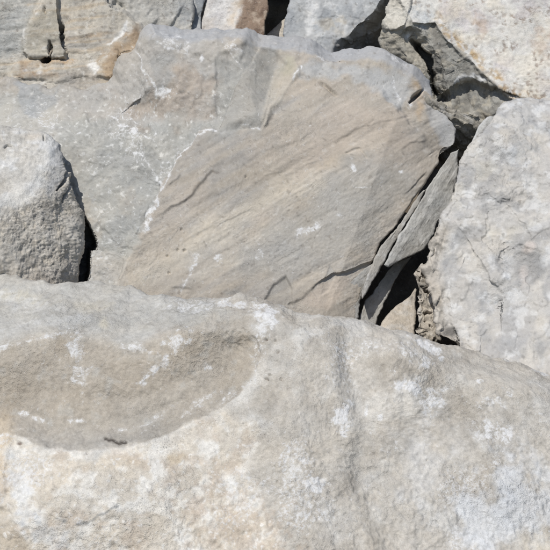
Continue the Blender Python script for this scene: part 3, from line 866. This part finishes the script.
# ------------------------------------------------------------------ left boulder
def le_depth(F):
    X, Y = F.X, F.Y
    d = 3.74 - .0030 * (Y - 180) * 1.0 + 0 * X
    d = np.where(Y > -1e9, 3.86 - .0034 * (Y - 200) + .0004 * (X - 30), d)              # upper sunny face leans back
    edge = [(-90, 232), (0, 216), (26, 203), (48, 186), (56, 166), (60, 150), (60, 136)]
    g, t = pline(F.QX, F.QY, edge)
    k = .5 * (g + np.sqrt(g * g + 420))
    d = d + k * .0040
    d = d + .0015 * np.maximum(0, X - 60)
    return d
def le_relief(F):
    edge = [(-90, 232), (0, 216), (26, 203), (48, 186), (56, 166), (60, 150), (60, 136)]
    g, t = pline(F.QX, F.QY, edge)
    low = sstep(-12, 16, g + 6 * F.n(14, 4, 18))
    h = .010 * F.n(6, 4, 11) + .005 * F.n(20, 5, 12) + .0015 * F.n(90, 3, 14)
    a = math.radians(-25)
    h = h + low * (.0012 * F.n(46, 4, 15) + .0030 * F.n(120, 3, 16) + .0015 * facets(F.WX, F.WY, 4, 91))
    h = h + (.014 * facets(F.QX, F.QY, 26, 92) + .007 * facets(F.QX, F.QY, 11, 93)) * (.35 + .65 * low)
    h = h - .03 * F.crack([(66, 160), (68, 172), (62, 184), (57, 190)], 1.6) - .02 * F.crack([(66, 165), (70, 180), (68, 192), (64, 202)], 1.0)
    h = h - .02 * F.crack([(5, 147), (8, 144), (12, 146)], 1.0) - .014 * F.crack([(42, 140), (44, 135)], 1.0)
    return h
def le_colour(F):
    X, Y = F.X, F.Y
    edge = [(-90, 232), (0, 216), (26, 203), (48, 186), (56, 166), (60, 150), (60, 136)]
    g, t = pline(F.WX, F.WY, edge)
    c = np.tile(lin((197, 192, 183)), (len(X), 1))
    c = mixc(c, (186, 180, 170), sstep(-.1, .5, F.n(9, 5, 31)))
    c = mixc(c, (214, 213, 211), sstep(.1, .6, F.n(16, 5, 32)) * .7)
    c = mixc(c, (206, 190, 168), F.patch(32, 136, 16, 7, 0, .7, .6) * .5)
    c = mixc(c, (216, 216, 214), np.exp(-((g + 8) / 9) ** 2) * .6)
    low = sstep(-12, 14, g + 8 * F.n(14, 4, 18))
    c = mixc(c, (196, 188, 175), low * .9)
    c = mixc(c, (206, 194, 174), low * sstep(.05, .5, F.n(34, 4, 33)) * .8)
    c = mixc(c, (150, 144, 134), low * sstep(.15, .6, F.n(26, 5, 34)) * .6)
    c = mixc(c, (194, 180, 162), low * sstep(235, 280, Y) * .5)
    c = mixc(c, (156, 160, 166), F.zone([(50, 150), (60, 138), (66, 158), (62, 180), (48, 195)], 3, 4) * .6)  # bluish shade on the edge turned to the right, painted in
    return c
rock('boulder', [(-100, 150, 12), (-60, 128, 12), (0, 126, 8), (20, 128, 7), (40, 130, 7), (52, 135, 7), (59, 143, 6), (63, 156, 5), (70, 172, 5), (72, 188, 4), (79, 205, 4), (84, 217, 4), (83, 245, 3), (80, 262, 3), (79, 284, 4), (74, 330, 8), (40, 352, 8), (-60, 350, 12), (-110, 260, 16)],
     (5, 225), .95, le_depth, le_relief, le_colour, 'coarse', back=.5, jag=1.3, seed=8,
     label='rounded whitish boulder at the left edge with a coarse shaded underside', category='boulder', group='stacked boulders')

# ------------------------------------------------------------------ right boulder
def ri_depth(F):
    X, Y = F.X, F.Y
    d = 3.80 - .0017 * (Y - 230) - .0007 * (X - 490)
    e, t = pline(F.QX, F.QY, [(520, 60), (480, 125), (455, 170), (440, 215), (432, 260), (442, 300), (455, 335), (470, 380)])
    d = d + .0020 * np.maximum(0, 36 - e * -1) * 0
    d = d + .0022 * np.maximum(0, 150 - Y + .5 * (X - 520))
    # hollow and ridge lines
    d = d + .020 * F.patch(515, 262, 26, 20, 20, .9, .3) - .02 * F.patch(500, 190, 40, 22, -30, .9, .3)
    g, t = pline(F.QX, F.QY, [(478, 258), (484, 268), (492, 280), (500, 290), (500, 300)])
    d = d + .014 * sstep(-2, 3, g) * np.exp(-(g / 26) ** 2)
    g, t = pline(F.QX, F.QY, [(457, 272), (449, 290), (448, 305), (454, 330)])
    d = d + .018 * sstep(-1, 3, g) * np.exp(-(g / 16) ** 2)
    return d
def ri_relief(F):
    h = .016 * F.n(4.5, 4, 11) + .0035 * F.n(14, 5, 12) + .0012 * (ridged(F.P, 26, 4, 14) - 1.1) + .0012 * F.n(85, 3, 15)
    h = h + .006 * chips(F.WX, F.WY, 34, 14)
    pl = sstep(.05, .12, F.n(7, 4, 44))
    h = h + .004 * pl + .022 * facets(F.WX, F.WY, 34, 95) + .004 * facets(F.WX, F.WY, 13, 96)
    h = h + F.ledge([(477, 256), (485, 270), (492, 282), (501, 288)], .006, 14)
    rag = sstep(22, 2, F.s) * sstep(480, 440, F.X) * sstep(205, 235, F.Y)
    h = h + rag * (.016 * facets(F.QX * 1.4, F.QY * .7, 8, 97) + .010 * chips(F.QX * 1.6, F.QY * .7, 10, 15))
    return h
def ri_colour(F):
    X, Y = F.X, F.Y
    c = np.tile(lin((192, 187, 180)), (len(X), 1))
    c = mixc(c, (178, 175, 172), sstep(-.05, .5, F.n(6, 5, 31)))
    c = mixc(c, (204, 197, 186), sstep(.0, .5, F.n(7, 5, 32)) * .8)
    c = mixc(c, (164, 163, 163), sstep(.1, .55, F.n(9, 5, 34)) * .7)
    c = mixc(c, (214, 213, 211), sstep(.15, .6, F.n(15, 5, 33)) * .7)
    c = mixc(c, (158, 155, 152), np.maximum.reduce([F.patch(518, 270, 16, 18, 20, .6, .5), F.patch(535, 262, 14, 22, 0, .6, .6), F.patch(517, 176, 18, 9, -20, .7, .7), F.patch(486, 194, 12, 8, -20, .6, .6), F.patch(484, 208, 8, 5, -30, .6, .6), F.patch(530, 236, 30, 10, -14, .8, .7)]) * .75)
    c = mixc(c, (208, 194, 184), F.patch(530, 248, 9, 6, -30, .5, .3) * .9 + F.patch(523, 275, 5, 12, 0, .6, .4) * .6)
    c = mixc(c, (206, 198, 180), F.patch(485, 166, 24, 20, -30, .9, .8) * .5 + F.patch(460, 196, 16, 18, -30, .8, .8) * .5 + F.patch(515, 228, 40, 6, -14, .7, .7) * .5)
    c = mixc(c, (170, 174, 178), F.patch(520, 145, 44, 16, -30, .9, .8) * .5)
    c = mixc(c, (224, 224, 224), np.maximum.reduce([F.patch(494, 262, 8, 8, 0, .6, .8), F.patch(506, 276, 8, 6, -20, .6, .7), F.patch(547, 250, 5, 6, 0, .6, .4), F.patch(495, 158, 8, 5, 0, .6, .8) * .7, F.patch(468, 192, 7, 5, 0, .6, .6) * .7]) * .8)
    rag = sstep(20, 6, F.s) * sstep(470, 440, X) * sstep(215, 240, Y)
    c = mixc(c, (196, 182, 162), rag * .7)
    c = mixc(c, (120, 114, 106), rag * sstep(.0, .4, F.n(30, 4, 39)) * .6)
    c = mixc(c, (120, 114, 106), sstep(.5, .85, F.n(45, 4, 38)) * .45)
    c = mixc(c, (88, 86, 84), F.patch(450, 331, 8, 6, 20, .4, .2) * .8)
    return c
rock('boulder', [(640, 80, 14), (600, 88, 10), (550, 95, 8), (525, 99, 7), (505, 106, 7), (494, 118, 7), (480, 135, 7), (468, 148, 6), (460, 160, 5), (455, 178, 5), (453, 196, 5), (447, 210, 4), (440, 222, 3), (437, 236, 3), (430, 252, 3), (424, 266, 3), (428, 285, 3), (431, 300, 3),
                 (432, 318, 3), (436, 334, 3), (446, 339, 3), (456, 345, 4), (470, 390, 8), (520, 430, 8), (600, 440, 10), (680, 380, 14), (690, 200, 14)],
     (545, 250), .95, ri_depth, ri_relief, ri_colour, 'smooth', back=.55, jag=2.0, seed=11,
     label='large pale grey boulder filling the right edge with smooth lumpy patches', category='boulder', group='stacked boulders')

# ------------------------------------------------------------------ back left layered boulder
def bl_depth(F):
    X, Y = F.X, F.Y
    d = 4.74 - .0012 * (Y - 50) + .0010 * np.maximum(0, X - 110)
    # protruding block left of the vertical crack
    blk = inpoly(F.QX, F.QY, [(22, 52), (26, 30), (34, 12), (46, -10), (58, -20), (59, 8), (62, 30), (66, 58), (50, 60), (30, 58)])
    d = d - .045 * sstep(-1, 2.5, blk)
    # ledges below
    g, t = pline(F.QX, F.QY, [(-60, 66), (20, 58), (66, 60), (92, 62), (118, 52)])
    d = d - .03 * sstep(-2, 4, g)
    g, t = pline(F.QX, F.QY, [(-60, 80), (18, 74), (40, 78), (62, 82), (84, 74), (110, 76)])
    d = d + .012 * sstep(-1, 4, g)
    # orange corner stands out
    co = inpoly(F.QX, F.QY, [(112, 44), (131, 24), (140, 26), (150, 40), (120, 100), (88, 90), (92, 72)])
    d = d - .022 * sstep(-2, 6, co)
    gr = inpoly(F.QX, F.QY, [(100, -40), (106, 2), (126, 14), (136, 24), (148, 36), (220, 60), (220, -40)])
    d = d + .05 * sstep(-1, 4, gr)
    return d
def bl_relief(F):
    X, Y = F.X, F.Y
    Q = np.stack([X * .012, (Y + .12 * X) * .12, np.full_like(X, 4.)], -1)
    b = fbm(Q, 1.0, 5, 81, .55)
    st = b * 4
    terr = np.floor(st) + sstep(.6, 1, st - np.floor(st))
    h = .008 * F.n(5, 4, 11) + .005 * F.n(18, 5, 12) + .0015 * F.n(80, 3, 13) + .0022 * terr * sstep(130, 90, X) * sstep(-.2, .3, F.n(4, 3, 9))
    h = h + .003 * chips(F.WX, F.WY, 24, 8)
    h = h - .10 * F.crack([(60, 18), (62, 30), (64, 42), (66, 52)], 1.5)
    h = h - .13 * F.crack([(50, 42), (50.5, 50), (50, 58)], 2.2, True, 0) - .13 * (1 - sstep(.5, 1.1, np.hypot((X - 46) / 5.5, (Y - 60) / 3.2)))
    h = h + F.ledge([(76, 38), (95, 34), (116, 31)], .008, 10) - .02 * F.crack([(44, 6), (45, 14)], 1.0)
    h = h + F.ledge([(142, 36), (147, 30), (152, 25), (162, 18)], .014, 9) + F.ledge([(168, 28), (174, 21), (178, 15), (184, 3)], .014, 9) + F.ledge([(145, 19), (155, 9)], .008, 8)
    h = h + F.ledge([(94, 76), (106, 76.5), (116, 75)], .012, 9) - .02 * F.crack([(119, 52), (119, 64)], 1)
    h = h - .02 * (F.patch(116, 5, 10, 5, 10, .4, .8, 40)) + .016 * facets(F.QX, F.QY, 38, 98) + .006 * facets(F.QX, F.QY, 14, 99)
    return h
def bl_colour(F):
    X, Y = F.X, F.Y
    c = np.tile(lin((190, 182, 168)), (len(X), 1))
    c = mixc(c, (174, 168, 158), sstep(-.1, .5, F.n(7, 5, 31)))
    ln = fbm(np.stack([X * .010, (Y + .12 * X) * .16, np.full_like(X, 4.)], -1), 1.0, 4, 83)
    c = mixc(c, (196, 174, 142), sstep(.05, .55, ln) * .55 * sstep(130, 90, X))
    c = mixc(c, (168, 170, 168), F.zone([(-60, -20), (30, -20), (30, 30), (18, 55), (-60, 60)], 5, 6) * .7)
    c = mixc(c, (166, 158, 140), F.zone([(22, 52), (28, 26), (38, 12), (58, 8), (66, 56)], 3, 3) * .6)
    c = mixc(c, (186, 154, 112), F.patch(38, 66, 28, 8, 0, .8, .8) * .6 + F.patch(90, 36, 30, 3, -8, .8, .6) * .5 + F.patch(62, 62, 26, 3, -4, .8, .5) * .5)
    c = mixc(c, (160, 130, 98), F.patch(26, 72, 14, 7, 10, .8, .7) * .6 + F.patch(50, 76, 24, 5, 0, .8, .7) * .5)
    c = mixc(c, (168, 138, 98), F.zone([(106, 50), (122, 42), (138, 28), (146, 34), (132, 60), (118, 82), (98, 78), (100, 62)], 9, 11) * .7)
    c = mixc(c, (134, 108, 76), F.patch(136, 30, 8, 8, 0, .7, .5) * .6 + F.patch(118, 60, 8, 8, 0, .8, .5) * .5)
    c = mixc(c, (172, 164, 154), F.zone([(70, 74), (90, 66), (104, 78), (92, 90), (70, 90)], 3, 4) * .6)
    gr = F.zone([(100, -40), (104, 2), (126, 14), (136, 22), (148, 36), (220, 60), (220, -40)], 3, 3)
    c = mixc(c, (178, 175, 168), gr * .8)
    c = mixc(c, (160, 164, 168), F.patch(184, 10, 12, 22, 0, .8, .6) * .6)
    c = mixc(c, (226, 224, 220), np.maximum.reduce([F.patch(93, 66, 8, 7, 0, .5, .6), F.vein([(112, 42), (120, 34), (131, 24)], 3.2, .6), F.patch(40, 73, 4, 3, 0, .6, .5) * .8, F.patch(26, 71, 4, 2.5, 0, .6, .5) * .8, F.vein([(20, 54), (22, 36), (27, 24)], 1.4) * .7, F.patch(44, 48, 8, 2.5, -10, .6, .6) * .6, F.patch(36, 14, 4, 3, 0, .6, .5) * .6]) * .9)
    c = mixc(c, (92, 72, 54), sstep(.48, .8, F.n(34, 4, 38)) * .4)
    c = mixc(c, (88, 62, 44), (1 - sstep(.6, 1.5, np.hypot((X - 46) / 6, (Y - 60) / 3.6))) * .7)
    c = mixc(c, (218, 214, 206), sstep(.4, .8, F.n(28, 4, 36)) * .5)
    return c
rock('boulder', [(-120, 30, 14), (-110, -40, 14), (0, -70, 14), (110, -70, 12), (180, -50, 8), (192, -10, 5), (194, 12, 4), (193, 30, 3), (192, 60, 6), (150, 100, 8), (110, 118, 10), (40, 130, 10), (-60, 140, 14)],
     (50, 40), 1.0, bl_depth, bl_relief, bl_colour, 'lime', back=.6, jag=1.6, seed=13, sat=1.2,
     label='tan layered boulder at top left with orange stains and a small dark hole', category='boulder', group='stacked boulders')

# ------------------------------------------------------------------ back right boulder
BR_EDGE = [(392, -60), (398, -2), (412, 22), (436, 22), (448, 42), (470, 58), (482, 72), (500, 88), (510, 97), (540, 110)]
def br_depth(F):
    X, Y = F.X, F.Y
    d = 4.55 - .0022 * (Y - 50) - .0004 * (X - 480)
    g, t = pline(F.QX, F.QY, BR_EDGE)
    d = d + .0036 * np.maximum(0, g)                   # below the pale crust the broken side undercuts
    d = d + .015 * sstep(0, 3, g)
    pl = inpoly(F.QX, F.QY, [(383, 30), (392, -40), (412, -40), (411, 4), (405, 26), (396, 30)])
    d = d - .03 * sstep(-1, 2, pl)
    # ribs of the broken side
    g2, t = pline(F.QX, F.QY, [(411, 38), (419, 48), (428, 60), (433, 74), (434, 88), (438, 99)])
    d = d + .16 * (1 - sstep(.6, 3.2, np.abs(g2) * (1 + .4 * F.n(10, 3, 3)))) * (1 - np.abs(2 * t - 1) ** 4) - .05 * np.exp(-((g2 - 14) / 10) ** 2) - .06 * np.exp(-((g2 + 12) / 9) ** 2)
    g3, t = pline(F.QX, F.QY, [(448, 90), (458, 80), (470, 78), (492, 86)])
    d = d + .06 * sstep(-1, 6, g3) * np.exp(-(g3 / 24) ** 2)
    return d
def br_relief(F):
    g, t = pline(F.QX, F.QY, BR_EDGE)
    br = sstep(-1, 4, g)
    h = .008 * F.n(6, 4, 11) + .004 * F.n(22, 5, 12) + .002 * F.n(70, 3, 13)
    h = h + br * (.034 * facets(F.QX, F.QY, 24, 100, .7) + .018 * facets(F.QX, F.QY, 11, 101, .3) + .008 * chips(F.QX, F.QY, 9, 8, 1.0) + .005 * facets(F.QX, F.QY, 5, 102))
    h = h - (1 - br) * .0022 * sstep(.1, .5, F.n(48, 4, 52))
    return h
def br_colour(F):
    X, Y = F.X, F.Y
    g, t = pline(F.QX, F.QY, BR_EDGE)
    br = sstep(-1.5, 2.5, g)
    c = np.tile(lin((207, 204, 198)), (len(X), 1))
    c = mixc(c, (196, 190, 188), sstep(-.1, .5, F.n(8, 5, 31)))
    c = mixc(c, (212, 202, 184), sstep(.0, .6, F.n(6, 5, 32)) * .5)
    c = mixc(c, (152, 138, 126), sstep(.12, .45, F.n(48, 4, 52)) * sstep(-.15, .4, F.n(9, 4, 58)) * .8)
    c = mixc(c, (176, 148, 124), F.patch(482, 25, 9, 16, -20, .8, .9, 30) * .4 + F.patch(540, 40, 12, 24, 0, .8, 1, 30) * .4)
    e = np.exp(-((g + 5) / 5) ** 2)
    c = mixc(c, (190, 160, 112), e * sstep(-.2, .3, F.n(16, 4, 66)) * sstep(430, 445, X) * .85)
    c = mixc(c, (146, 118, 78), e * sstep(.0, .4, F.n(30, 4, 67)) * sstep(430, 445, X) * .6)
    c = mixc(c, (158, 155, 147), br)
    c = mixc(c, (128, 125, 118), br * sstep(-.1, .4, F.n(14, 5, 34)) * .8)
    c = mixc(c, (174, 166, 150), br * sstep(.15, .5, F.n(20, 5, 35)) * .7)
    c = mixc(c, (176, 168, 152), F.zone([(378, 60), (380, 30), (408, 28), (416, 48), (428, 70), (420, 80)], 3, 4) * .6)
    c = mixc(c, (212, 206, 194), F.zone([(383, 30), (392, -40), (412, -40), (411, 4), (405, 26), (396, 30)], 2, 3) * .8)
    c = mixc(c, (190, 193, 195), F.patch(424, 16, 14, 10, 20, .7, .8) * .8)
    c = mixc(c, (226, 226, 226), np.maximum.reduce([F.patch(408, 36, 4, 5, 0, .6, .7), F.patch(440, 20, 6, 4, 40, .6, .6), F.vein([(455, 84), (470, 76), (484, 82)], 2.6, .8), F.vein([(444, 28), (456, 42), (466, 54)], 1.6) * .6]) * .85)
    return c
rock('boulder', [(380, 58, 4), (378, 40, 4), (384, 22, 4), (392, -4, 5), (398, -50, 8), (470, -80, 14), (620, -70, 14), (660, 20, 14), (630, 120, 12), (550, 150, 10), (500, 150, 8), (462, 142, 6), (438, 118, 6), (410, 96, 6), (392, 76, 5)],
     (480, 50), 1.0, br_depth, br_relief, br_colour, 'lime', back=.6, jag=1.5, seed=15, sat=1.3,
     label='white and pinkish boulder at top right above a dark broken underside', category='boulder', group='stacked boulders')

# ------------------------------------------------------------------ rocks along the top edge
def simple_depth(d0, gx, gy, x0, y0, ridges=()):
    def f(F):
        d = d0 + gx * (F.X - x0) + gy * (F.Y - y0)
        for pts, k in ridges:
            g, t = pline(F.QX, F.QY, pts)
            d = d + k * np.maximum(0, g)
        return d
    return f
def simple_relief(a=1.0, cell=18, seed=0):
    def f(F):
        return a * (.005 * F.n(9, 4, 11 + seed) + .003 * F.n(24, 5, 12) + .0015 * F.n(80, 3, 13) + .004 * chips(F.QX, F.QY, cell, 21 + seed) + .024 * facets(F.QX, F.QY, cell * 1.5, 60 + seed) + .010 * facets(F.QX, F.QY, cell * .6, 70 + seed, .2))
    return f

def x_blue(F, c):
    return mixc(c, (216, 216, 214), F.vein([(193, -10), (196, 10), (194, 30)], 1.2) * .5)
rock('boulder', [(188, -50, 4), (204, -50, 4), (206, -4, 3), (202, 12, 3), (200, 32, 3), (198, 50, 3), (188, 50, 3), (192, 20, 2), (190, 0, 3)], (196, 0), .9,
     simple_depth(4.98, .0008, -.001, 195, 10), simple_relief(.7, 12, 1), plain_colour((158, 163, 168), (140, 146, 152), seed=3, extra=x_blue), 'slate', back=.35, jag=1.0, seed=31, taper=.8, rings=10,
     label='narrow blue grey slab of rock wedged upright at the top edge', category='rock', group='rocks along the top')

def x_wb(F, c):
    br = F.zone([(246, -60), (242, 0), (232, 40), (235, 70), (300, 70), (300, -60)], 3, 4)
    c = mixc(c, (150, 122, 96), br)
    c = mixc(c, (116, 90, 70), br * sstep(.0, .5, F.n(14, 5, 66)) * .8)
    c = mixc(c, (190, 168, 142), br * sstep(.2, .6, F.n(22, 5, 67)) * .6)
    c = mixc(c, (206, 182, 150), F.patch(234, 14, 8, 22, 18, .7, .5) * .7)
    c = mixc(c, (212, 196, 176), F.patch(210, 24, 12, 10, 0, .7, .6) * .5)
    return c
rock('boulder', [(200, 50, 4), (201, 28, 4), (206, 8, 4), (205, -50, 6), (240, -70, 8), (268, -60, 6), (270, -10, 4), (269, 8, 4), (265, 24, 4), (264, 50, 4), (235, 60, 5)], (236, 0), .9,
     simple_depth(4.95, -.0004, -.0014, 235, 10, [([(246, -60), (241, 0), (234, 50)], .0015)]), simple_relief(.9, 20, 2), plain_colour((210, 205, 200), (196, 190, 186), seed=4, extra=x_wb), 'lime', back=.45, jag=1.2, seed=33, rings=12,
     label='rock at the top edge with a white left side and brown right side', category='rock', group='rocks along the top')

rock('stone', [(262, 60, 3), (266, 34, 3), (276, 26, 3), (285, 18, 3), (296, 14, 3), (300, 40, 3), (292, 62, 3)], (282, 42), .9,
     simple_depth(5.12, 0, -.004, 280, 30), simple_relief(.6, 14, 3), plain_colour((200, 190, 174), (188, 178, 164), seed=5), 'lime', back=.3, jag=.8, seed=35, rings=10,
     label='small pale tan stone at the foot of the black gap along the top', category='stone', group='rocks along the top')

def x_gr(F, c):
    c = mixc(c, (220, 219, 217), np.maximum.reduce([F.patch(312, 12, 8, 22, 8, .6, .8), F.patch(308, 30, 5, 6, 0, .6, .6), F.vein([(336, 14), (346, 24), (344, 34)], 3.4), F.patch(330, 6, 10, 8, 0, .7, .9) * .6]) * .8)
    c = mixc(c, (186, 174, 152), F.patch(330, 22, 14, 10, -20, .7, .9) * .6 + F.patch(338, 30, 8, 8, 0, .7, .6) * .4)
    c = mixc(c, (112, 104, 92), F.vein([(322, 22), (330, 16), (336, 10)], 2) * .5)
    c = mixc(c, (136, 134, 129), F.zone([(334, 44), (345, 36), (362, 24), (374, 12), (392, -4), (400, 60), (340, 60)], 2, 2) * .75)  # shade of the right face, put into the colour
    return c
def gr_depth(F):
    X, Y = F.X, F.Y
    d = 4.92 - .0012 * (Y - 20) + .0008 * np.maximum(0, 300 - X) + 0 * X
    g, t = pline(F.QX, F.QY, [(330, 56), (336, 42), (348, 35), (362, 23), (374, 10), (388, -10), (400, -50)])
    return d + .0085 * np.maximum(0, g)
def gr_relief(F):
    g, t = pline(F.QX, F.QY, [(330, 56), (336, 42), (348, 35), (362, 23), (374, 10), (388, -10), (400, -50)])
    lo = sstep(-1, 4, g)
    return simple_relief(1.0, 20, 4)(F) + lo * .014 * chips(F.WX * .8 + F.WY * .5, F.WY - F.WX * .3, 11, 44, 1.1)
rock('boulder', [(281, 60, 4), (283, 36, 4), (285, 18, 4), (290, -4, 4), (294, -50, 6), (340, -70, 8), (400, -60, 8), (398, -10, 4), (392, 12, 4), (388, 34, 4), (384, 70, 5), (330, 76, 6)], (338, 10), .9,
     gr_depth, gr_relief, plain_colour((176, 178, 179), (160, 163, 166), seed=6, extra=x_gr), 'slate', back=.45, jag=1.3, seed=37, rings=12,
     label='blue grey rock with white streaks and a shaded right face at top centre', category='rock', group='rocks along the top')

rock('boulder', [(150, -60, 10), (170, -170, 14), (260, -220, 14), (380, -190, 14), (430, -80, 10), (400, -24, 8), (330, -14, 6), (270, -14, 6), (200, -20, 8)], (290, -110), 1.8,  # out of view, added so that its shadow keeps the gap below black
     simple_depth(5.20, 0, -.0022, 290, -40), simple_relief(1.0, 30, 9), plain_colour((176, 170, 160), (164, 158, 148), seed=11), 'lime', back=2.0, jag=2, seed=39, rings=14, taper=.85,
     label='unseen boulder added above the top rocks to shade the black gap between them', category='boulder', group='rocks along the top')

# ------------------------------------------------------------------ stones wedged between the boulders
def x_lay(F, c):
    c = mixc(c, (196, 184, 160), sstep(.1, .5, fbm(np.stack([F.X * .02, (F.Y - .5 * F.X) * .16, F.X * 0], -1), 1.0, 4, 9)) * .7)
    return mixc(c, (206, 178, 132), F.patch(430, 112, 8, 6, 0, .7, .5) * .6)
rock('stone', [(416, 104, 3), (424, 98, 3), (436, 100, 3), (448, 108, 3), (462, 112, 3), (476, 116, 3), (482, 126, 3), (474, 142, 3), (462, 160, 4), (450, 180, 4), (436, 170, 4), (424, 130, 4)], (452, 132), .8,
     simple_depth(4.34, .0006, .0012, 450, 120, [([(430, 100), (452, 118), (480, 128)], .004)]), lambda F: simple_relief(.9, 12, 5)(F) + .012 * np.sign(np.sin((F.Y - .5 * F.X + 5 * F.wx) * .55)) * .5, plain_colour((156, 148, 132), (128, 120, 106), seed=7, extra=x_lay), 'lime', back=.2, jag=1.4, seed=41, rings=10,
     label='dark layered stone wedged between the central and right boulders', category='stone', group='wedged stones')
rock('stone', [(472, 142, 2), (476, 130, 2), (482, 122, 2), (490, 116, 2), (498, 118, 3), (494, 132, 3), (484, 146, 3), (474, 152, 3)], (485, 132), .8,
     simple_depth(4.16, .001, -.001, 480, 130), simple_relief(.5, 9, 6), plain_colour((188, 188, 186), (172, 171, 168), seed=8), 'lime', back=.12, jag=.8, seed=43, rings=8,
     label='small pale grey chip lodged above the right boulder', category='stone', group='wedged stones')
rock('stone', [(382, 324, 3), (390, 312, 2), (400, 303, 2), (410, 298, 2), (416, 288, 2), (415, 304, 2), (416, 322, 3), (414, 350, 4), (396, 372, 4), (372, 352, 4)], (398, 330), .8,
     simple_depth(4.02, .001, -.004, 400, 315), simple_relief(.5, 12, 7), plain_colour((196, 182, 162), (182, 170, 152), seed=9), 'lime', back=.2, jag=.9, seed=45, rings=8,
     label='tan pointed stone at the bottom of the black gap beside the central boulder', category='stone', group='wedged stones')
rock('stone', [(414, 272, 2), (420, 262, 2), (428, 262, 2), (436, 272, 2), (436, 290, 2), (440, 312, 2), (444, 330, 2), (440, 360, 4), (424, 364, 4), (417, 330, 2), (420, 306, 2), (419, 288, 2)], (430, 312), .7,
     simple_depth(3.93, .001, -.001, 430, 300), lambda F: simple_relief(.8, 6, 8)(F) - .035 * sstep(.1, .4, F.n(26, 3, 63)) + .010 * facets(F.QX, F.QY, 4, 105), plain_colour((190, 178, 160), (140, 130, 116), seed=10, dark=(70, 64, 56), sc=1.5), 'coarse', back=.14, jag=2.2, seed=47, rings=8,
     label='crumbling brownish stone along the right side of the black gap', category='stone', group='wedged stones')
